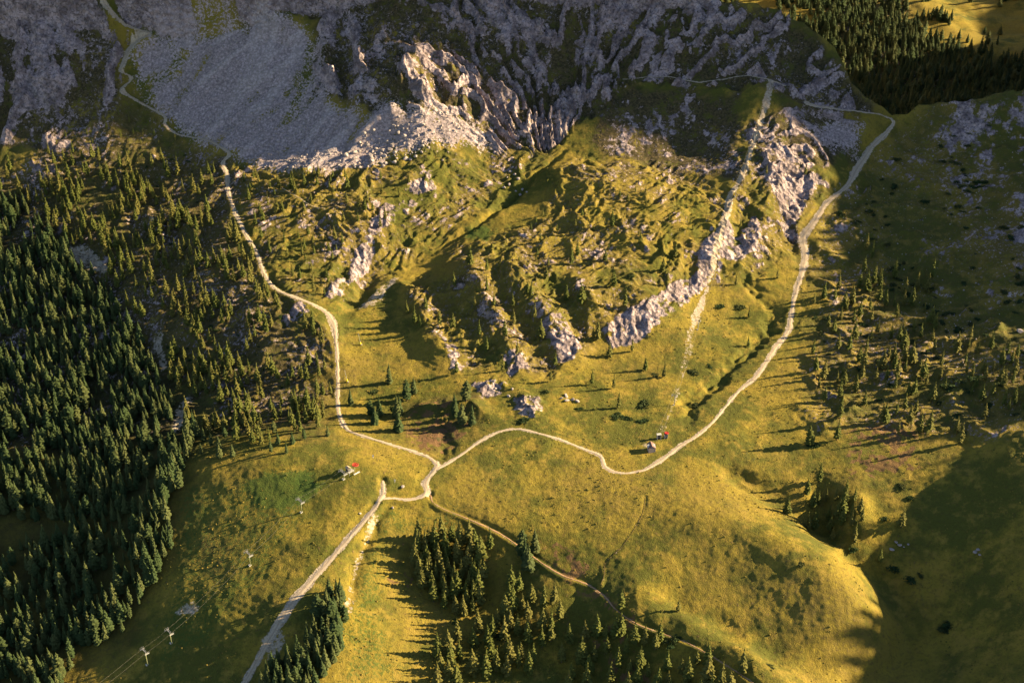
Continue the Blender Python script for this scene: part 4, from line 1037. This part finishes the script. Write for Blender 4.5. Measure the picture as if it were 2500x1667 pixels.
# top station: cabin, platform, portal and the red bullwheel
e = empty('lift_station', (stn[0] + ldir[0] * 3.6, stn[1] + ldir[1] * 3.6, zat(*(stn + ldir * 3.6))), lrz)
B().box((-.2, .2, 1.55), (3.2, 2.6, .16)).build('platform', M_PALE, e)
for px in (-1.5, 1.2):
    for py in (-.9, 1.3): B().box((px, py, .7), (.16, .16, 1.8)).build('post', M_STEEL, e)
B().box((-.9, .7, 2.5), (1.7, 1.5, 1.75)).build('cabin', M_DARK, e)
w = B().box((-.9, -.07, 2.7), (1.2, .05, .8)).build('window', M_GLASS, e)
B().box((-.9, -.10, 2.27), (1.3, .07, .07)).build('sill', M_PALE, w)
B().prism([(-2.0, 3.30), (-.9, 4.05), (.2, 3.30), (.2, 3.42), (-.9, 4.20), (-2.0, 3.42)], -.35, 1.75).build('roof', M_TAN, e)
B().box((1.0, 0, 3.05), (3.6, .3, .3)).box((2.4, 0, 1.5), (.26, .26, 3.0)).build('wheel_support', M_OLIVE, e)
B().tube((3.0, 0, 3.25), (3.0, 0, 3.55), .35, n=12).build('wheel_hub', M_DARK, e)
wh = B().ring((3.0, 0, 3.55), 1.45, .16).build('bullwheel', M_RED, e, True)
sp = B()
for k in range(8):
    a = k * .7854; sp.box((3.0 + .75 * math.cos(a), .75 * math.sin(a), 3.55), (1.4, .34, .08), a)
sp.build('spokes', M_RED, wh)
B().box((1.9, -2.2, .35), (3.4, .8, .12)).build('ramp', M_WHITE, e)
rl = B()
for q in (-1.7, -.6, .5, 1.3): rl.tube((q, -1.05, 1.6), (q, -1.05, 2.6), .04, n=5)
rl.tube((-1.75, -1.05, 2.6), (1.35, -1.05, 2.6), .04, n=5); rl.build('railing', M_STEEL, e)
e.scale = (.8, .8, .8)
tag(e, 'chairlift top station with tan roofed cabin and flat red wheel on the grassy crest', 'lift station')

# ---- upper drag lift
p2 = [ground(u, v, Z) for u, v in [(1548,930),(1602,757),(1638,641),(1688,452),(1731,330),(1768,205)]]
s2 = ground(1513, 1008, Z)
d2 = p2[1] - s2; lrz = math.atan2(d2[1], d2[0]); sd2 = np.array([-d2[1], d2[0]]) / np.hypot(*d2)
L2 = ['lowest slim steel lift pylon just above the red wheeled station', 'slim steel lift pylon beside the short bare white strip below the pale cliff', 'slim steel lift pylon at the foot of the bare strip through the pale cliff', 'slim steel lift pylon on the rocky rib above the pale cliff', 'slim steel lift pylon high on the rib below the ridge path', 'topmost slim steel lift pylon beside the ridge path']
for p, l in zip(p2, L2): pylon(p, 4.6, l, 'slim drag lift pylons', arm=0.8, s=0.6, pole_mat=M_STEEL)
for sd in (-1, 1):
    ps = [(s2[0] + sd2[0] * sd * .8, s2[1] + sd2[1] * sd * .8, zat(*s2) + 3.2)] + [(p[0] + sd2[0] * sd * .8, p[1] + sd2[1] * sd * .8, zat(*p) + 4.9) for p in p2]
    rope(ps, 0.025, 'lift_cable', 'left cable of the drag lift climbing the bare strip' if sd > 0 else 'right cable of the drag lift climbing the bare strip', 'cable')
e = empty('lift_station', (s2[0], s2[1], zat(*s2)), 0.15)
for px in (-.9, .9):
    for py in (-.6, .6): B().box((px, py, 1.3), (.2, .2, 3.0)).build('post', M_WHITE, e)
B().box((0, 0, 2.95), (2.3, 1.7, .2)).build('roof', M_PALE, e)
B().box((0, .1, 1.3), (1.5, 1.1, 2.4)).build('booth', M_DARK, e)
B().box((.0, -.48, 1.5), (.7, .06, .9)).build('window', M_GLASS, e)
B().box((2.2, .3, 1.5), (2.6, .22, .22)).build('beam', M_WOOD, e)
B().box((3.6, .6, 1.2), (1.5, 1.3, 2.6)).build('drive_house', M_DARK, e)
for px in (2.9, 4.4): B().box((px, -.05, 1.2), (.22, .22, 2.8)).build('post', M_WHITE, e)
B().box((3.55, -.1, 1.3), (.35, .1, 1.4)).build('sign', M_WHITE, e)
B().tube((4.0, .6, 2.55), (4.0, .6, 2.8), .25, n=10).build('wheel_hub', M_DARK, e)
wh = B().ring((4.0, .6, 2.9), .95, .14).build('bullwheel', M_RED, e, True)
B().tube((4.0, .6, 2.84), (4.0, .6, 2.92), .95, n=24).build('wheel_cover', M_RED, wh)
e.scale = (.8, .8, .8)
tag(e, 'small drag lift station of dark booths and white posts with a red wheel', 'lift station')
# hut
ph = ground(1495, 1034, Z)
e = empty('hut', (ph[0], ph[1], zat(*ph)), 0.12)
B().box((0, 0, .9), (3.0, 2.4, 2.4)).build('wall', plain('pink_beige_boards', (0.50, 0.38, 0.31), 0.85, 0.15, 1.5), e)
B().box((1.56, 0, .9), (.1, 2.42, 2.4)).build('side_wall', M_WHITE, e)
B().prism([(-1.45, 2.0), (0, 3.1), (1.45, 2.0), (1.55, 2.14), (0, 3.28), (-1.55, 2.14)], -1.75, 1.75).build('roof', M_ROOF, e)
bpy.context.view_layer.update()
rf = e.children[-1]; rf.rotation_euler = (0, 0, math.pi / 2)
B().prism([(-1.2, 2.1), (0, 3.0), (1.2, 2.1)], -1.5, 1.5).build('gable', M_WHITE, e).rotation_euler = (0, 0, math.pi / 2)
w = B().box((.3, -1.22, 1.1), (1.0, .08, .95)).build('window', M_GLASS, e)
B().box((.3, -1.25, .58), (1.15, .12, .08)).build('sill', M_WOOD, w)
d = B().box((-.95, -1.22, .75), (.7, .08, 1.8)).build('door', M_WOOD, e)
B().box((-.72, -1.28, .8), (.06, .06, .16)).build('handle', M_STEEL, d)
tag(e, 'little hut with brown pitched roof and pale walls beside the red wheeled lift station', 'hut')
# snow lances with yellow crash pads
for (u, v), lb in (((828, 792), 'snow lance with yellow pad on the meadow right of the winding road bend'), ((797, 877), 'snow lance with yellow pad at the edge of the winding road above the wooded hollow')):
    p = ground(u, v, Z)
    e = empty('snow_lance', (p[0], p[1], zat(*p)))
    B().tube((0, 0, -.2), (0, 0, 1.3), .36, .34, 12).build('crash_pad', M_YEL, e, True)
    B().tube((0, 0, 1.2), (-.6, .2, 5.4), .07, .05, 8).build('lance', M_PALE, e)
    B().tube((-.6, .2, 5.35), (-.7, .22, 5.7), .10, .10, 8).build('nozzle_head', M_STEEL, e)
    B().box((.5, -.2, .15), (.5, .4, .6)).build('valve_box', M_CONC, e)
    tag(e, lb, 'snow lance', 'snow lances')
for (u, v), lb, c in (((857, 1052), 'small blue and white marker post on the crest behind the lift station', (0.35, 0.45, 0.65)), ((907, 1108), 'thin white marker post on the grass between the two track ends', (0.75, 0.72, 0.66))):
    p = ground(u, v, Z); e = empty('marker_post', (p[0], p[1], zat(*p)))
    B().tube((0, 0, -.2), (0, 0, 1.3), .07, n=6).build('post', M_WHITE, e)
    B().box((0, -.05, 1.15), (.5, .08, .7)).build('board', plain('marker_board', c, .6, .1), e)
    tag(e, lb, 'post')

# ---- boulders
def boulder_mesh(seed):
    bm = bmesh.new(); bmesh.ops.create_icosphere(bm, subdivisions=2, radius=1.0)
    r = random.Random(seed); pl = [(Vector((r.gauss(0, 1), r.gauss(0, 1), r.gauss(0, .8))).normalized(), r.uniform(.55, .9)) for _ in range(9)]
    for v in bm.verts:
        for n, d in pl:
            k = v.co.dot(n)
            if k > d: v.co -= n * (k - d)
        v.co *= r.uniform(.96, 1.04)
    me = bpy.data.meshes.new('boulder'); bm.to_mesh(me); bm.free(); me.materials.append(M_BOULDER)
    return me
BM = [boulder_mesh(i) for i in range(5)]
def boulder(u, v, size, label=None, flat=0.75, xy=None, group=None):
    p = ground(u, v, Z) if xy is None else xy
    o = link(bpy.data.objects.new('boulder', BM[rnd.randrange(5)]))
    o.location = (p[0], p[1], zat(*p) + size * .25); o.rotation_euler = (rnd.uniform(-.3, .3), rnd.uniform(-.3, .3), rnd.uniform(0, 6.28))
    o.scale = (size * rnd.uniform(.8, 1.3), size * rnd.uniform(.8, 1.2), size * flat * rnd.uniform(.8, 1.1))
    tag(o, label, 'boulder', group)
    if label is None: to_label.append((o, 'pale boulder', p[0], p[1], size))
    return o
boulder(925, 1118, 1.0, 'flat white boulder alone on the grass inside the track loop', .35)
boulder(902, 1166, .6, 'small white boulder on the bank below the connecting track', .6)
boulder(827, 1179, .5, 'small white boulder on the grass below the chairlift station', .6)
boulder(2342, 762, 1.6, 'big pale boulder at the right edge in deep shade', .6)
for u, v in [(1172,395),(1182,402),(1190,412),(1158,432),(1185,440),(1200,436),(1170,425),(1178,385),(1165,408),(1195,448),(1210,442)]: boulder(u, v, rnd.uniform(.5, 1.1), group='boulders in the stream bed')
for u, v in [(1290,915),(1302,920),(1315,918),(1326,922),(1300,910)]: boulder(u, v, rnd.uniform(.5, 1.2), flat=.4, group='pale slabs on the meadow')
for u, v in [(2058,1245),(2066,1252),(2076,1256),(2086,1250),(2048,1262),(2240,1268),(2250,1274),(2246,1262)]: boulder(u, v, rnd.uniform(.5, .9), flat=.4, group='pale outcrops in the shade')
for x, y in scatter(gp([(800,350),(850,290),(920,280),(990,290),(1010,330),(950,370),(860,385),(780,385)]), 60, 2.0, .3, 10, 31): boulder(0, 0, rnd.uniform(.5, 1.5), xy=(x, y), group='boulders at the scree foot')
for x, y in scatter(gp([(1080,880),(1170,880),(1240,930),(1220,960),(1120,910)]), 8, 1.5, 0, 10, 32): boulder(0, 0, rnd.uniform(.5, .9), xy=(x, y), group='boulders by the small outcrops')
# loose stones nobody could count
def stones(name, label, pts_, s0, s1):
    me = bpy.data.meshes.new(name); n = len(pts_); rs = np.random.RandomState(3)
    base = [np.array([v.co[:] for v in m.vertices]) for m in BM_S]; fb = [np.array([p.vertices[:] for p in m.polygons]) for m in BM_S]
    V, F, k0 = [], [], 0
    for x, y in pts_:
        i = rs.randint(len(BM_S)); s = s0 + (s1 - s0) * rs.rand() ** 2.5; a = rs.rand() * 6.28
        R = np.array([[math.cos(a), -math.sin(a), 0], [math.sin(a), math.cos(a), 0], [0, 0, 1]])
        V.append((base[i] * s * rs.uniform(.7, 1.2, 3)) @ R.T + np.array([x, y, zat(x, y) + s * .2])); F.append(fb[i] + k0); k0 += len(base[i])
    me.from_pydata(np.vstack(V).tolist(), [], np.vstack(F).tolist()); me.materials.append(M_BOULDER)
    return tag(link(bpy.data.objects.new(name, me)), label, 'stones', None, 'stuff')
BM_S = []
for i in range(4):
    bm = bmesh.new(); bmesh.ops.create_icosphere(bm, subdivisions=1, radius=1.0); r = random.Random(60 + i)
    for v in bm.verts: v.co *= r.uniform(.65, 1.1)
    me = bpy.data.meshes.new('stone'); bm.to_mesh(me); bm.free(); BM_S.append(me)
rs = np.random.RandomState(77)
def rough(poly, n):
    P = gp(poly); x = rs.uniform(P[:, 0].min(), P[:, 0].max(), n * 4); y = rs.uniform(P[:, 1].min(), P[:, 1].max(), n * 4)
    k = inside(P, x, y) & (fbm(x, y, 14, 3, 499) > -0.15); return list(zip(x[k][:n], y[k][:n]))
stones('scree_stones', 'loose pale stones strewn over the scree slope', rough([(330,100),(560,30),(720,70),(740,220),(850,270),(930,270),(1010,245),(1120,328),(1000,345),(900,375),(780,388),(640,390),(450,320),(330,200)], 2600), .15, .75)
stones('slope_stones', 'loose pale stones scattered on the shaded slope at the right', rough([(1880,520),(2060,320),(2352,230),(2400,950),(2180,960),(1950,600)], 420) + rough([(2180,720),(2260,700),(2240,900),(2180,880)], 60), .15, .55)

# tussocks and low heather tufts on the pastures
def tufts(n):
    r = np.random.RandomState(91); M = NT('dry_tussock'); nz = M.noise(0.11, 3, 0.6)
    M.color(M.mix(M.ramp(nz, 0.4, 0.6), C4(0.085, 0.085, 0.018), C4(0.200, 0.150, 0.032)))
    y = 320 + 380 * r.rand(n * 5) ** 1.15; x = r.uniform(-1.02, 1.02, n * 5) * 0.364 * depth_at(y)
    k = (fbm(x, y, 24, 3, 481) + 0.6 * fbm(x, y, 6, 2, 486) > 0.05) & (gsample(dirt, x, y) < 0.2) & (gsample(rock, x, y) < 0.45) & (gsample(m_scree, x, y) < 0.3) & (gsample(forest, x, y) < 0.5) & ((gsample(hill_top, x, y) < 0.4) | (r.rand(n * 5) < 0.2))
    x, y = x[k][:n], y[k][:n]; z = gsample(Z, x, y)
    V, F, k0 = [], [], 0
    for i in range(len(x)):
        s_ = 0.13 + 0.30 * r.rand() ** 2.5; b = 5
        a = r.rand() * 6.28 + np.arange(b) * 6.283 / b + r.uniform(-.3, .3, b)
        ro = s_ * r.uniform(.7, 1.2, b)
        ring_ = np.stack([np.cos(a) * ro, np.sin(a) * ro, np.full(b, -0.05)], -1)
        mid = np.stack([np.cos(a + .6) * ro * .7, np.sin(a + .6) * ro * .7, s_ * r.uniform(.5, .9, b)], -1)
        v = np.vstack([ring_, mid, [[0, 0, s_ * .8]]]) + (x[i], y[i], z[i])
        V.append(v)
        for q in range(b):
            q2 = (q + 1) % b
            F += [(k0 + q, k0 + q2, k0 + b + q), (k0 + q2, k0 + b + q2, k0 + b + q), (k0 + b + q, k0 + b + q2, k0 + 2 * b)]
        k0 += 2 * b + 1
    me = bpy.data.meshes.new('grass_tussocks'); me.from_pydata(np.vstack(V).tolist(), [], F); me.materials.append(M.mat)
    tag(link(bpy.data.objects.new('grass_tussocks', me)), 'dry grass tussocks and heather tufts dotted over the pastures', 'grass', None, 'stuff')
hill_top = soft(region([(1380,1150),(1650,1180),(1900,1280),(2000,1420),(1990,1568),(1800,1568),(1500,1380),(1400,1300)]), 8, 4)
tufts(11000)

# ------------------------------------------------------------------ which one: every tree, bush and boulder named from the landmark nearest to it
LMK = [('the bare beige clearing', 210, 600), ('the bare earth strip', 362, 790), ('the brown earth scar', 420, 950), ('the forest clearing', 80, 1220), ('the bright green patch', 660, 1120), ('the chairlift station', 805, 1075),
 ('the lowest chairlift pylon', 338, 1525), ('the second lowest chairlift pylon', 393, 1475), ('the middle chairlift pylon', 574, 1297), ('the bare patch under the chairlift', 430, 1395), ('the four-way track junction', 1000, 1070),
 ('the winding road bend', 768, 742), ('the yellow snow lance', 797, 873), ('the red gully', 1020, 1000), ('the striped rock outcrop', 1130, 890), ('the pale cliff', 1480, 730), ('the rock nose', 1310, 800), ('the little hut', 1495, 1027),
 ('the widest part of the gravel road', 1848, 570), ('the red soil terrace', 2020, 1020), ('the ravine mouth', 1890, 1180), ('the pink outcrop', 2065, 1243), ('the grey shaded outcrop', 2245, 1268), ('the red bank on the footpath', 1300, 1290), ('the lower red bank', 1370, 1370),
 ('the red gully at the bottom edge', 1440, 1530), ('the track bottom end', 570, 1560), ('the widest part of the track', 650, 1420), ('the road kink below the scree', 520, 360), ('the scree foot', 850, 350), ('the white stream boulders', 1185, 420),
 ('the valley head', 1300, 345), ('the knoll top', 1480, 430), ('the ridge saddle', 2045, 270), ('the big pale edge boulder', 2340, 762), ('the left rock wall foot', 120, 330), ('the small green patch', 1110, 530), ('the grass hollow', 920, 1300), ('the thick larch clump', 1040, 1320), ('the two tall trees on the footpath', 1205, 1285), ('the forest right edge', 400, 1180), ('the picture left edge', 10, 900), ('the lower left corner', 10, 1540), ('the pasture crest', 1800, 1250), ('the stream ravine', 1720, 790)]
def px(x, y):
    z = zat(x, y); d = depth_at(y, z); return 1176 + FOC * x / d, 784 - FOC * (y * math.sin(DEP) + (z - CAM_H) * math.cos(DEP)) / d
ORD = ['nearest', 'second nearest', 'third nearest', 'fourth nearest', 'fifth nearest', 'sixth nearest', 'seventh nearest', 'eighth nearest', 'ninth nearest', 'tenth nearest', 'eleventh nearest', 'twelfth nearest', 'thirteenth nearest', 'fourteenth nearest', 'fifteenth nearest', 'sixteenth nearest', 'seventeenth nearest', 'eighteenth nearest', 'nineteenth nearest', 'twentieth nearest']
ORD += ['twenty-%s nearest' % w.split()[0] for w in ['first'] + ORD[1:9]] + ['thirtieth nearest'] + ['thirty-%s nearest' % w.split()[0] for w in ['first'] + ORD[1:9]] + ['fortieth nearest']
bk = {}
for o, kind, x, y, h in to_label:
    u, v = px(x, y)
    nm, lu, lv = min(LMK, key=lambda q: math.hypot(q[1] - u, q[2] - v))
    du, dv = u - lu, v - lv
    rel = ('left of' if du < 0 else 'right of') if abs(du) > abs(dv) else ('above' if dv < 0 else 'below')
    bk.setdefault((kind, rel, nm), []).append((math.hypot(du, dv), o, h))
for (kind, rel, nm), lst in bk.items():
    lst.sort(key=lambda q: q[0])
    for i, (d, o, h) in enumerate(lst):
        o['label'] = f'{ORD[i]} {kind} {rel} {nm}' if i < 40 else f'outer {kind} farthest away {rel} {nm}'
